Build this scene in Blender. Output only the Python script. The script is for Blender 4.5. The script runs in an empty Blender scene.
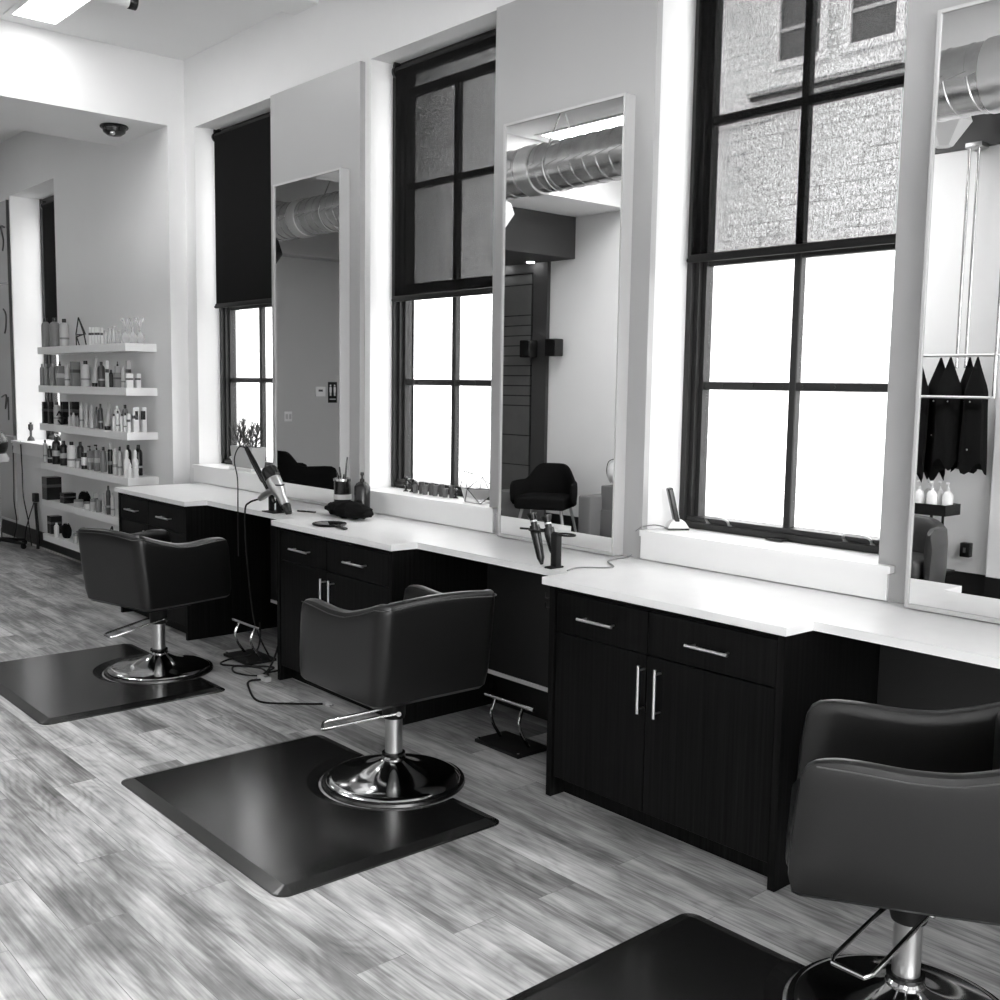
import bpy, bmesh, math, random
from mathutils import Vector, Matrix
random.seed(7)
PI = math.pi
sc = bpy.context.scene
C = sc.collection

# ------------------------------------------------------------------ camera
PAN, TILT, ROLL, FPX, HC = 0.7212088876, -0.1062901715, 0.0156109643, 1063.0766, 1.6924872
cp, sp, ct, st = math.cos(PAN), math.sin(PAN), math.cos(TILT), math.sin(TILT)
F = Vector((sp*ct, cp*ct, st)); R0 = Vector((cp, -sp, 0)); U0 = R0.cross(F)
Rv = math.cos(ROLL)*R0 + math.sin(ROLL)*U0
Uv = -math.sin(ROLL)*R0 + math.cos(ROLL)*U0
cam = bpy.data.cameras.new('camera'); camo = bpy.data.objects.new('camera', cam); C.objects.link(camo)
m = Matrix((Rv, Uv, -F)).transposed().to_4x4(); m.translation = Vector((0, 0, HC)); camo.matrix_world = m
cam.sensor_fit = 'HORIZONTAL'; cam.sensor_width = 36; cam.lens = FPX/1000*36; cam.clip_start = .02; cam.clip_end = 300
sc.camera = camo

# ------------------------------------------------------------------ world, sun, exposure
sc.view_settings.view_transform = 'Standard'; sc.view_settings.look = 'None'
sc.view_settings.exposure = 0.48; sc.view_settings.gamma = 1.0; sc.view_settings.use_curve_mapping = False
w = bpy.data.worlds.new('sky'); sc.world = w; w.use_nodes = True
w.node_tree.nodes['Background'].inputs[0].default_value = (1, 1, 1, 1)
w.node_tree.nodes['Background'].inputs[1].default_value = 5.0
sun = bpy.data.lights.new('sun', 'SUN'); sun.energy = 5.0; sun.angle = .02
suno = bpy.data.objects.new('sun', sun); C.objects.link(suno)
suno.rotation_euler = Vector((1, -.25, -.9)).to_track_quat('-Z', 'Y').to_euler(); suno.location = (-6, 0, 12)
LAMP = 9.5          # radiance of the ceiling panels
sc.cycles.sample_clamp_indirect = 6.0
sc.cycles.max_bounces = 10; sc.cycles.diffuse_bounces = 5; sc.cycles.transparent_max_bounces = 12
sc.cycles.caustics_reflective = False; sc.cycles.caustics_refractive = False

# ------------------------------------------------------------------ materials
def mat(name, c=.5, rough=.5, metal=0., spec=.5, coat=0., emit=0., bump=0., bscale=60., var=0., vscale=3.):
    m = bpy.data.materials.new(name); m.use_nodes = True
    nt = m.node_tree; b = nt.nodes['Principled BSDF']
    b.inputs['Base Color'].default_value = (c, c, c, 1); b.inputs['Roughness'].default_value = rough
    b.inputs['Metallic'].default_value = metal; b.inputs['Specular IOR Level'].default_value = spec
    b.inputs['Coat Weight'].default_value = coat; b.inputs['Coat Roughness'].default_value = .15
    if emit:
        b.inputs['Emission Color'].default_value = (1, 1, 1, 1); b.inputs['Emission Strength'].default_value = emit
    tc = nt.nodes.new('ShaderNodeTexCoord')
    n = nt.nodes.new('ShaderNodeTexNoise'); n.inputs['Scale'].default_value = vscale; n.inputs['Detail'].default_value = 4
    nt.links.new(tc.outputs['Object'], n.inputs['Vector'])
    mr = nt.nodes.new('ShaderNodeMapRange')
    mr.inputs[3].default_value = c*(1-var-.02); mr.inputs[4].default_value = c*(1+var+.02)
    nt.links.new(n.outputs['Fac'], mr.inputs[0]); nt.links.new(mr.outputs[0], b.inputs['Base Color'])
    if bump:
        n2 = nt.nodes.new('ShaderNodeTexNoise'); n2.inputs['Scale'].default_value = bscale
        nt.links.new(tc.outputs['Object'], n2.inputs['Vector'])
        bp = nt.nodes.new('ShaderNodeBump'); bp.inputs['Strength'].default_value = bump; bp.inputs['Distance'].default_value = .002
        nt.links.new(n2.outputs['Fac'], bp.inputs['Height']); nt.links.new(bp.outputs['Normal'], b.inputs['Normal'])
    return m

def math_n(nt, op, a, b=None, c=None):
    n = nt.nodes.new('ShaderNodeMath'); n.operation = op
    for i, v in enumerate((a, b, c)):
        if v is None: continue
        if isinstance(v, (int, float)): n.inputs[i].default_value = v
        else: nt.links.new(v, n.inputs[i])
    return n.outputs[0]

def ramp(nt, fac, pts):
    r = nt.nodes.new('ShaderNodeValToRGB'); e = r.color_ramp.elements
    while len(e) < len(pts): e.new(.5)
    for i, (p, v) in enumerate(pts): e[i].position = p; e[i].color = (v, v, v, 1)
    nt.links.new(fac, r.inputs[0]); return r.outputs[0]

def floor_material():
    m = mat('oak_vinyl_planks', .3, .42, spec=.4); nt = m.node_tree; b = nt.nodes['Principled BSDF']
    tc = nt.nodes.new('ShaderNodeTexCoord'); sx = nt.nodes.new('ShaderNodeSeparateXYZ')
    nt.links.new(tc.outputs['Object'], sx.inputs[0])
    cm = nt.nodes.new('ShaderNodeCombineXYZ')
    nt.links.new(sx.outputs['Y'], cm.inputs[0]); nt.links.new(sx.outputs['X'], cm.inputs[1])
    br = nt.nodes.new('ShaderNodeTexBrick'); nt.links.new(cm.outputs[0], br.inputs['Vector'])
    br.inputs['Scale'].default_value = 1; br.inputs['Brick Width'].default_value = 1.22; br.inputs['Row Height'].default_value = .18
    br.inputs['Mortar Size'].default_value = .0012; br.inputs['Mortar Smooth'].default_value = .1
    br.inputs['Color1'].default_value = (0, 0, 0, 1); br.inputs['Color2'].default_value = (1, 1, 1, 1); br.inputs['Mortar'].default_value = (.2, .2, .2, 1)
    br.offset = .37
    pl = math_n(nt, 'MULTIPLY', br.outputs['Color'], 7.3)
    v2 = nt.nodes.new('ShaderNodeCombineXYZ')
    nt.links.new(math_n(nt, 'MULTIPLY', sx.outputs['Y'], 1.5), v2.inputs[1])
    nt.links.new(math_n(nt, 'MULTIPLY', sx.outputs['X'], 7.0), v2.inputs[0]); nt.links.new(pl, v2.inputs[2])
    n1 = nt.nodes.new('ShaderNodeTexNoise'); n1.inputs['Scale'].default_value = 1.4; n1.inputs['Detail'].default_value = 5; n1.inputs['Roughness'].default_value = .55
    nt.links.new(v2.outputs[0], n1.inputs['Vector'])
    # cathedral grain: contour lines of a stretched smooth noise
    v4 = nt.nodes.new('ShaderNodeCombineXYZ')
    nt.links.new(math_n(nt, 'MULTIPLY', sx.outputs['Y'], 1.6), v4.inputs[1])
    nt.links.new(math_n(nt, 'MULTIPLY', sx.outputs['X'], 6.0), v4.inputs[0]); nt.links.new(pl, v4.inputs[2])
    n3 = nt.nodes.new('ShaderNodeTexNoise'); n3.inputs['Scale'].default_value = .9; n3.inputs['Detail'].default_value = 1.5
    nt.links.new(v4.outputs[0], n3.inputs['Vector'])
    rings = math_n(nt, 'ABSOLUTE', math_n(nt, 'SINE', math_n(nt, 'MULTIPLY', n3.outputs['Fac'], 44.0)))
    v3 = nt.nodes.new('ShaderNodeCombineXYZ')
    nt.links.new(math_n(nt, 'MULTIPLY', sx.outputs['Y'], 2.6), v3.inputs[1])
    nt.links.new(math_n(nt, 'MULTIPLY', sx.outputs['X'], 110.0), v3.inputs[0]); nt.links.new(pl, v3.inputs[2])
    n2 = nt.nodes.new('ShaderNodeTexNoise'); n2.inputs['Scale'].default_value = 1.; n2.inputs['Detail'].default_value = 5
    nt.links.new(v3.outputs[0], n2.inputs['Vector'])
    a = math_n(nt, 'MULTIPLY', math_n(nt, 'SUBTRACT', n1.outputs['Fac'], .5), 1.15)
    bb = math_n(nt, 'MULTIPLY', math_n(nt, 'SUBTRACT', n2.outputs['Fac'], .5), .52)
    cc = math_n(nt, 'MULTIPLY', math_n(nt, 'SUBTRACT', br.outputs['Color'], .5), .22)
    dd = math_n(nt, 'MULTIPLY', math_n(nt, 'SUBTRACT', rings, .6), .08)
    s = math_n(nt, 'ADD', math_n(nt, 'ADD', math_n(nt, 'ADD', a, bb), math_n(nt, 'ADD', cc, dd)), .5)
    col = ramp(nt, s, [(.15, .07), (.38, .19), (.55, .34), (.85, .60)])
    mx = nt.nodes.new('ShaderNodeMix'); mx.data_type = 'RGBA'
    nt.links.new(math_n(nt, 'MULTIPLY', br.outputs['Fac'], .6), mx.inputs[0]); nt.links.new(col, mx.inputs[6]); mx.inputs[7].default_value = (.09, .09, .09, 1)
    nt.links.new(mx.outputs[2], b.inputs['Base Color'])
    bp = nt.nodes.new('ShaderNodeBump'); bp.inputs['Strength'].default_value = .25; bp.inputs['Distance'].default_value = .001
    nt.links.new(s, bp.inputs['Height']); nt.links.new(bp.outputs['Normal'], b.inputs['Normal'])
    return m

def brick_material():
    m = mat('painted_brick', .8, .9, spec=.1); nt = m.node_tree; b = nt.nodes['Principled BSDF']
    tc = nt.nodes.new('ShaderNodeTexCoord'); sx = nt.nodes.new('ShaderNodeSeparateXYZ'); nt.links.new(tc.outputs['Object'], sx.inputs[0])
    n = nt.nodes.new('ShaderNodeTexNoise'); n.inputs['Scale'].default_value = .8; n.inputs['Detail'].default_value = 3; nt.links.new(tc.outputs['Object'], n.inputs['Vector'])
    cm = nt.nodes.new('ShaderNodeCombineXYZ'); nt.links.new(sx.outputs['Y'], cm.inputs[0])
    nt.links.new(math_n(nt, 'ADD', sx.outputs['Z'], math_n(nt, 'MULTIPLY', n.outputs['Fac'], .05)), cm.inputs[1])
    br = nt.nodes.new('ShaderNodeTexBrick'); nt.links.new(cm.outputs[0], br.inputs['Vector'])
    br.inputs['Scale'].default_value = 1; br.inputs['Brick Width'].default_value = .62; br.inputs['Row Height'].default_value = .2
    br.inputs['Mortar Size'].default_value = .011; br.inputs['Mortar Smooth'].default_value = .6
    n2 = nt.nodes.new('ShaderNodeTexNoise'); n2.inputs['Scale'].default_value = 1.3; n2.inputs['Detail'].default_value = 5; nt.links.new(tc.outputs['Object'], n2.inputs['Vector'])
    mk = math_n(nt, 'MULTIPLY', br.outputs['Fac'], ramp(nt, n2.outputs['Fac'], [(.38, .1), (.62, .85)]))
    mx = nt.nodes.new('ShaderNodeMix'); mx.data_type = 'RGBA'; nt.links.new(mk, mx.inputs[0])
    nt.links.new(ramp(nt, n.outputs['Fac'], [(.3, .66), (.7, .82)]), mx.inputs[6]); mx.inputs[7].default_value = (.16, .16, .16, 1)
    nt.links.new(mx.outputs[2], b.inputs['Base Color'])
    return m

def streak_material(name, lo, hi, rough, sy=70.0, sz=1.5, spec=.35):
    m = mat(name, lo, rough, spec=spec); nt = m.node_tree; b = nt.nodes['Principled BSDF']
    tc = nt.nodes.new('ShaderNodeTexCoord'); mp = nt.nodes.new('ShaderNodeMapping'); mp.inputs['Scale'].default_value = (sy, sy, sz)
    nt.links.new(tc.outputs['Object'], mp.inputs[0])
    n = nt.nodes.new('ShaderNodeTexNoise'); n.inputs['Scale'].default_value = 1; n.inputs['Detail'].default_value = 6; n.inputs['Roughness'].default_value = .65
    nt.links.new(mp.outputs[0], n.inputs['Vector'])
    nt.links.new(ramp(nt, n.outputs['Fac'], [(.35, lo), (.62, (lo+hi)/2), (.75, hi)]), b.inputs['Base Color'])
    return m

def screen_fabric():
    """woven roller screen: the open weave lets light through near the normal and closes at grazing angles"""
    m = bpy.data.materials.new('woven_screen_fabric'); m.use_nodes = True; nt = m.node_tree
    b = nt.nodes['Principled BSDF']; b.inputs['Base Color'].default_value = (.005, .005, .005, 1); b.inputs['Roughness'].default_value = .8; b.inputs['Specular IOR Level'].default_value = .1
    g = nt.nodes.new('ShaderNodeNewGeometry'); d = nt.nodes.new('ShaderNodeVectorMath'); d.operation = 'DOT_PRODUCT'
    nt.links.new(g.outputs['Incoming'], d.inputs[0]); nt.links.new(g.outputs['True Normal'], d.inputs[1])
    k = math_n(nt, 'MULTIPLY', math_n(nt, 'SUBTRACT', math_n(nt, 'ABSOLUTE', d.outputs['Value']), .555), .82)
    k = math_n(nt, 'MINIMUM', math_n(nt, 'MAXIMUM', k, .0), .5)
    tc = nt.nodes.new('ShaderNodeTexCoord'); mp = nt.nodes.new('ShaderNodeMapping'); mp.inputs['Scale'].default_value = (1, 150, 70); nt.links.new(tc.outputs['Object'], mp.inputs[0])
    n = nt.nodes.new('ShaderNodeTexNoise'); n.inputs['Scale'].default_value = 1; n.inputs['Detail'].default_value = 1; nt.links.new(mp.outputs[0], n.inputs['Vector'])
    wv = ramp(nt, n.outputs['Fac'], [(.3, .7), (.7, 1)])
    k = math_n(nt, 'MULTIPLY', math_n(nt, 'POWER', k, .5), wv)      # the cloth has two faces
    t = nt.nodes.new('ShaderNodeBsdfTransparent'); mx = nt.nodes.new('ShaderNodeMixShader')
    nt.links.new(k, mx.inputs[0]); nt.links.new(b.outputs[0], mx.inputs[1]); nt.links.new(t.outputs[0], mx.inputs[2])
    nt.links.new(mx.outputs[0], nt.nodes['Material Output'].inputs['Surface'])
    return m

def wired_glass():
    m = bpy.data.materials.new('wired_window_glass'); m.use_nodes = True; nt = m.node_tree
    b = nt.nodes['Principled BSDF']; b.inputs['Base Color'].default_value = (.25, .25, .25, 1); b.inputs['Roughness'].default_value = .5
    tc = nt.nodes.new('ShaderNodeTexCoord'); mp = nt.nodes.new('ShaderNodeMapping'); mp.inputs['Scale'].default_value = (0, 42, 36); nt.links.new(tc.outputs['Object'], mp.inputs[0])
    v = nt.nodes.new('ShaderNodeTexVoronoi'); v.feature = 'DISTANCE_TO_EDGE'; v.inputs['Scale'].default_value = 1; v.inputs['Randomness'].default_value = .55
    nt.links.new(mp.outputs[0], v.inputs['Vector'])
    k = ramp(nt, v.outputs['Distance'], [(0.0, .13), (.12, .02)])
    t = nt.nodes.new('ShaderNodeBsdfTransparent'); t.inputs[0].default_value = (.95, .95, .95, 1)
    mx = nt.nodes.new('ShaderNodeMixShader'); nt.links.new(k, mx.inputs[0]); nt.links.new(t.outputs[0], mx.inputs[1]); nt.links.new(b.outputs[0], mx.inputs[2])
    nt.links.new(mx.outputs[0], nt.nodes['Material Output'].inputs['Surface'])
    return m

def clear_glass():
    m = bpy.data.materials.new('clear_glassware'); m.use_nodes = True; nt = m.node_tree
    b = nt.nodes['Principled BSDF']; b.inputs['Base Color'].default_value = (.85, .85, .85, 1); b.inputs['Roughness'].default_value = .12
    t = nt.nodes.new('ShaderNodeBsdfTransparent'); t.inputs[0].default_value = (.9, .9, .9, 1)
    lw = nt.nodes.new('ShaderNodeLayerWeight'); lw.inputs[0].default_value = .45
    mx = nt.nodes.new('ShaderNodeMixShader'); nt.links.new(math_n(nt, 'ADD', math_n(nt, 'MULTIPLY', lw.outputs['Facing'], .5), .3), mx.inputs[0])
    nt.links.new(t.outputs[0], mx.inputs[1]); nt.links.new(b.outputs[0], mx.inputs[2]); nt.links.new(mx.outputs[0], nt.nodes['Material Output'].inputs['Surface'])
    return m

M = dict(
    wall=mat('white_wall_paint', .78, .75, spec=.2, bump=.15, bscale=220), ceil=mat('ceiling_paint', .78, .8, spec=.15),
    far=mat('grey_wall_paint', .5, .75, spec=.2), panel=mat('satin_grey_panel', .38, .32, spec=.5, var=.02, vscale=1.5),
    trim=mat('white_trim', .84, .4, spec=.4), frame=mat('light_mirror_frame', .48, .3, spec=.5), worktop=mat('white_quartz', .88, .34, spec=.5, var=.015, vscale=14),
    floor=floor_material(), base=mat('black_baseboard', .004, .4), mirror=mat('mirror_silver', .9, .0, metal=1.),
    cab=streak_material('dark_wenge_laminate', .0008, .014, .5, spec=.10), chrome=mat('polished_chrome', .62, .09, metal=1., var=.03), brushed=mat('brushed_steel', .55, .32, metal=1.),
    satin=mat('satin_nickel', .8, .3, metal=1.), vinyl=mat('charcoal_vinyl', .007, .29, spec=.34, coat=.08, bump=.12, bscale=300, var=.08, vscale=5), piping=mat('vinyl_edge', .03, .3, spec=.6),
    grayvin=mat('grey_vinyl', .035, .4), rubber=mat('black_rubber', .006, .24, spec=.8, coat=.3, bump=.08, bscale=120, var=.35, vscale=4), black=mat('black_plastic', .006, .25), matt=mat('matt_black', .004, .55, spec=.3),
    steel=mat('grey_window_steel', .020, .4, spec=.35, var=.15), screen=screen_fabric(), glass=wired_glass(), clear=clear_glass(), brick=brick_material(),
    blackfab=mat('black_fabric', .005, .9, spec=.1, bump=.5, bscale=90), light=mat('light_plastic', .50, .35), mid=mat('grey_plastic', .22, .35), dark=mat('dark_plastic', .06, .35),
    white=mat('white_plastic', .78, .35), pot=mat('grey_ceramic', .42, .5), leaf=mat('succulent_leaf', .05, .5), soil=mat('soil', .02, .9), lamp=mat('lit_diffuser', .9, .5, emit=LAMP), lamp2=mat('lit_bright_diffuser', .9, .5, emit=LAMP*5.2),
    spot=mat('lit_spot', .9, .5, emit=20.), duct=mat('galvanised_duct', .6, .25, metal=1., var=.25, vscale=7), asphalt=mat('pavement', .3, .9), paneldark=streak_material('charcoal_boards', .09, .12, .6, 3, 3),
    brass=mat('dark_wire', .03, .3, metal=.6), card=mat('grey_cardboard', .14, .8), wood=mat('pale_wood_leg', .4, .5), labelc=mat('pale_label', .45, .5), board=mat('glossy_grey_board', .55, .18, coat=.5),
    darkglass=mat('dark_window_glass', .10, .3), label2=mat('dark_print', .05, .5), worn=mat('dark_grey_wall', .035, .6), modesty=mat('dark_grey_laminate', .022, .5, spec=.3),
)
M['smoke'] = mat('smoky_glass', .12, .15, spec=.6)

# ------------------------------------------------------------------ mesh helpers
def nb(): return bmesh.new()
def box(bm, x0, x1, y0, y1, z0, z1, bev=0, seg=2):
    r = bmesh.ops.create_cube(bm, size=1)
    vs = r['verts']
    for v in vs:
        v.co = Vector(((x0+x1)/2 + v.co.x*(x1-x0), (y0+y1)/2 + v.co.y*(y1-y0), (z0+z1)/2 + v.co.z*(z1-z0)))
    if bev:
        es = list({e for v in vs for e in v.link_edges})
        bmesh.ops.bevel(bm, geom=es, offset=bev, segments=seg, affect='EDGES', profile=.5)
    return bm
def prism(bm, poly, z0, z1, top=None):
    n = len(poly); top = top or poly
    a = [bm.verts.new((x, y, z0)) for x, y in poly]; b = [bm.verts.new((x, y, z1)) for x, y in top]
    bm.faces.new(a[::-1]); bm.faces.new(b)
    for i in range(n): bm.faces.new((a[i], a[(i+1) % n], b[(i+1) % n], b[i]))
    return bm
def rings(bm, secs, closed=True, caps=True):
    """loft through rings of points"""
    R = [[bm.verts.new(p) for p in s] for s in secs]; n = len(secs[0])
    for a, b in zip(R, R[1:]):
        for i in range(n if closed else n-1): bm.faces.new((a[i], a[(i+1) % n], b[(i+1) % n], b[i]))
    if caps: bm.faces.new(R[0][::-1]); bm.faces.new(R[-1])
    return bm
def lathe(bm, prof, c=(0, 0, 0), n=20, ax='z'):
    secs = []
    for r, h in prof:
        r = max(r, 1e-4); s = []
        for i in range(n):
            a = 2*PI*i/n; p = (r*math.cos(a), r*math.sin(a), h)
            if ax == 'y': p = (p[0], p[2], p[1])
            if ax == 'x': p = (p[2], p[0], p[1])
            s.append((c[0]+p[0], c[1]+p[1], c[2]+p[2]))
        secs.append(s)
    return rings(bm, secs)
def tube(bm, pts, r, n=8):
    pts = [Vector(p) for p in pts]; secs = []; up = None
    for i, p in enumerate(pts):
        t = (pts[min(i+1, len(pts)-1)] - pts[max(i-1, 0)]).normalized()
        if up is None:
            up = Vector((0, 0, 1)) if abs(t.z) < .9 else Vector((1, 0, 0))
        s = t.cross(up).normalized(); up = s.cross(t).normalized()
        rr = r[i] if isinstance(r, (list, tuple)) else r
        secs.append([p + rr*(math.cos(2*PI*j/n)*s + math.sin(2*PI*j/n)*up) for j in range(n)])
    return rings(bm, secs)
def smooth_path(pts, k=6):
    pts = [Vector(p) for p in pts]; out = []
    for i in range(len(pts)-1):
        p0, p1, p2, p3 = pts[max(i-1, 0)], pts[i], pts[i+1], pts[min(i+2, len(pts)-1)]
        for j in range(k):
            t = j/k
            out.append(.5*((2*p1) + (p2-p0)*t + (2*p0-5*p1+4*p2-p3)*t*t + (3*p1-p0-3*p2+p3)*t**3))
    out.append(pts[-1]); return out
def sphere(bm, c, r, n=16, s=(1, 1, 1)):
    return lathe(bm, [(r*s[0]*math.sin(PI*i/n), -r*s[2]*math.cos(PI*i/n)) for i in range(n+1)], c, n=n)
def obj(name, bm, material, parent=None, smooth=True, loc=None, rot=None, sub=0):
    bmesh.ops.recalc_face_normals(bm, faces=bm.faces)
    me = bpy.data.meshes.new(name); bm.to_mesh(me); bm.free()
    me.materials.append(M[material] if isinstance(material, str) else material)
    o = bpy.data.objects.new(name, me); C.objects.link(o)
    if smooth:
        for p in me.polygons: p.use_smooth = True
        try: me.set_sharp_from_angle(angle=math.radians(38))
        except Exception: pass
    if sub:
        md = o.modifiers.new('sub', 'SUBSURF'); md.levels = md.render_levels = sub
    if parent: o.parent = parent
    if loc: o.location = loc
    if rot: o.rotation_euler = rot
    return o
def tag(o, label, cat, group=None):
    o['label'] = label; o['category'] = cat
    if group: o['group'] = group
    return o
def thing(name, label, cat, loc=(0, 0, 0), rz=0, group=None):
    o = bpy.data.objects.new(name, None); C.objects.link(o); o.empty_display_size = .05
    o.location = loc; o.rotation_euler = (0, 0, rz); return tag(o, label, cat, group)
def struct(name, bm, material, parent=None, smooth=False):
    o = obj(name, bm, material, parent, smooth)
    if parent is None: o['kind'] = 'structure'
    return o
def copy_tree(o, parent=None):
    c = o.copy(); C.objects.link(c)
    if parent: c.parent = parent
    for ch in list(o.children): copy_tree(ch, c)
    return c
PITCH = [0.0, 2.2292, 4.5225]            # the three stations, nearest first

# ------------------------------------------------------------------ room shell
XW, XF, YE, ZC, ZB = 3.69, 3.553, 7.917, 4.117, 3.616       # wall, wall beyond the beam, beam front, ceiling, beam underside
WIN = [(2.02, 3.18), (4.25, 5.41), (6.545, 7.75)]
wz0, wz1 = 1.04, 3.6
bm = nb(); y = -3.0
for a, b in [(-.25, .95)] + WIN:
    box(bm, XW, 4.02, y, a, 0, ZC); y = b
    box(bm, XW, 4.02, a, b, 0, wz0); box(bm, XW, 4.02, a, b, wz1, ZC)
box(bm, XW, 4.02, y, YE, 0, ZC)
for (b, c) in ((3.18, 3.123), (5.412, 5.410), (7.75, 7.70)): prism(bm, [(XW, b), (3.865, c), (4.02, c), (4.02, b)], wz0, wz1)       # slightly splayed reveals
for (b, c) in ((2.02, 2.043), (4.25, 4.33), (6.545, 6.62)): prism(bm, [(XW, b), (4.02, b), (4.02, c), (3.865, c)], wz0, wz1)
struct('wall_right', bm, 'wall')
bm = nb()
box(bm, XF, 4.02, YE, 10.42, 0, ZC); box(bm, XF, 4.02, 10.42, 11.73, 0, wz0); box(bm, XF, 4.02, 10.42, 11.73, 3.56, ZC); box(bm, XF, 4.02, 11.73, 13.45, 0, ZC)
struct('wall_right_beyond', bm, 'wall')
struct('wall_end_beam', box(nb(), -1.57, XF, YE, 8.9, ZB, ZC), 'wall')
struct('trim_4', box(nb(), XF-.25, XF, 8.9, 8.96, ZB+.12, ZC), 'ceil')
struct('floor', box(nb(), -1.9, 4.02, -3.2, 13.6, -.12, 0), 'floor')
struct('ceiling', box(nb(), -1.9, 4.02, -3.2, 13.6, ZC, 4.4), 'ceil')
struct('trim_1', box(nb(), -1.57, XW, 5.99, 6.28, 4.055, ZC), 'ceil')
struct('wall_left', box(nb(), -1.72, -1.57, -3.0, 13.45, 0, ZC), 'wall')
struct('wall_left_pier', box(nb(), -1.57, -1.50, 2.2, 3.83, 0, ZC), 'wall')
struct('wall_far', box(nb(), -1.57, XF, 13.3, 13.45, 0, ZC), 'far')
struct('wall_far_bulkhead', box(nb(), -1.57, XF, 12.95, 13.3, 3.44, ZC), 'far')
# the shop front behind the camera: a wall with a wide opening
bm = nb(); box(bm, -1.72, -1.5, -3.12, -3.0, 0, ZC); box(bm, 2.6, 4.02, -3.12, -3.0, 0, ZC); box(bm, -1.5, 2.6, -3.12, -3.0, 3.7, ZC); box(bm, -1.5, 2.6, -3.12, -3.0, 0, .2)
struct('wall_back', bm, 'wall')
# baseboards: black board with a thin pale bead on its top (station wall) 
for nm, a, b, x in (('baseboard_right', -3, YE, XW), ('baseboard_right_beyond', YE+.01, 13.29, XF)):
    struct(nm, box(nb(), x-.014, x, a, b, 0, .165, .003), 'base')
struct('trim_3', box(nb(), XF-.03, XF-.015, YE+.02, 13.28, 0, .014, .002), 'light')
struct('baseboard_left', box(nb(), -1.57, -1.555, 3.83, 9.12, 0, .205, .003), 'base')
struct('baseboard_left_pier', box(nb(), -1.5, -1.485, 2.2, 3.83, 0, .205, .003), 'base')
struct('baseboard_far', box(nb(), -1.55, 3.53, 13.285, 13.3, 0, .165, .003), 'base')
# outside
struct('ground', box(nb(), 4.02, 40, -30, 70, -.5, -.1), 'asphalt')

# building across the alley
bld = thing('brick_building', 'pale painted brick building seen through the nearest window', 'building', (13, 8, -.1))
bm = nb(); box(bm, 0, 3, -30, 40, 0, 14); obj('wall', bm, 'brick', bld, False)
for (ya, yb) in ((8.38, 9.02), (7.28, 7.92), (11.6, 12.3), (3.6, 4.3)):
    bm = nb(); ya -= 8; yb -= 8
    for q in ((ya-.12, ya, 6.23, 8.4), (yb, yb+.12, 6.23, 8.4), (ya-.16, yb+.16, 6.13, 6.23), (ya-.12, yb+.12, 8.4, 8.55)): box(bm, -.06, .02, q[0], q[1], q[2]+.1, q[3]+.1)
    f = obj('window_frame', bm, 'white', bld, False)
    bm = nb(); box(bm, -.012, 0, ya, yb, 6.32, 8.5); g = obj('pane', bm, 'darkglass', f, False)
    bm = nb(); box(bm, -.03, -.012, ya, yb, 6.72, 6.77); obj('sash_rail', bm, 'light', f, False)
bm = nb(); box(bm, -.16, 0, -.85, 1.48, 5.96, 6.12); box(bm, -.12, 0, -.85, 1.48, 5.93, 5.96); obj('window_ledge', bm, 'white', bld, False)
bm = nb(); box(bm, -.05, 0, -.85, 1.48, 5.88, 5.93); obj('ledge_gap', bm, 'dark', bld, False)
tag(obj('overhead_cable', tube(nb(), smooth_path([(12.9, 3, 5.62), (12.9, 8.0, 5.68), (12.9, 10.2, 5.52), (12.9, 16, 5.6)]), .018, 6), 'dark'), 'thin dark cable running along the brick building', 'cable')

# ------------------------------------------------------------------ windows, sills, blinds
def window(idx, ya, yb, xin, z1, off):
    cy = (ya+yb)/2
    r = thing_struct('window_%d' % idx, (xin+.18, cy, 0))
    h = (yb-ya)/2
    X = 0.0
    # stepped steel surround
    bm = nb()
    for s in (-1, 1):
        for (d0, d1, xa, xb) in ((0, .026, -.02, .10), (.026, .05, .005, .09), (.05, .072, .03, .08)):
            a, b = sorted((s*(h-d0), s*(h-d1))); box(bm, xa, xb, a, b, 1.061, z1)
    box(bm, .0, .1, -h, h, z1-.05, z1); box(bm, .0, .09, -h+.026, h-.026, 1.058, 1.112); box(bm, -.012, .0, -h+.026, h-.026, 1.07, 1.09)
    obj('window_frame', bm, 'steel', r, False)
    hi = h-.072
    bm = nb()
    for z, t in ((1.711, .036), (2.275, .06), (2.88, .036), (3.43, .05)): box(bm, .035, .075, -hi, hi, z-t/2, z+t/2, .004, 1)
    box(bm, .033, .073, -.018, .018, 1.11, 3.43, .004, 1)
    for z in (1.711,):
        for yy in (-.36, -.2, -.05, .05, .2, .36): lathe(bm, [(.006, .029), (.006, .035)], (0, yy, z), 8, 'x')
    obj('glazing_bars', bm, 'steel', r, False)
    bm = nb(); box(bm, .052, .056, -hi, hi, 1.11, z1-.04); obj('glass', bm, 'glass', r, False)
    for s in (-1, 1):
        yy = s*.345-.02
        pts = [(.002, yy-.055, 1.085), (-.028, yy-.052, 1.12), (-.028, yy+.052, 1.12), (.002, yy+.055, 1.085)]
        bm = nb(); tube(bm, smooth_path(pts, 5), .0055); 
        for q in (-.06, .06): lathe(bm, [(.014, -.006), (.014, .002)], (0, yy+q, 1.083), 12, 'x')
        obj('handle', bm, 'brushed', r)
    bm = nb(); box(bm, -.055, -.001, -.04, .04, 1.062, 1.068); obj('latch_plate', bm, 'steel', r, False)
    return r
def thing_struct(name, loc):
    o = bpy.data.objects.new(name, None); C.objects.link(o); o.location = loc; o['kind'] = 'structure'; o.empty_display_size = .05
    return o
wins = []; FR = [.35, 2.583, 4.870, 7.160]
for i, (a, b) in enumerate([(-.25, .95)] + WIN):
    wins.append(window(i+1, FR[i]-.54, FR[i]+.54, XW, 3.6, 0))
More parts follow.
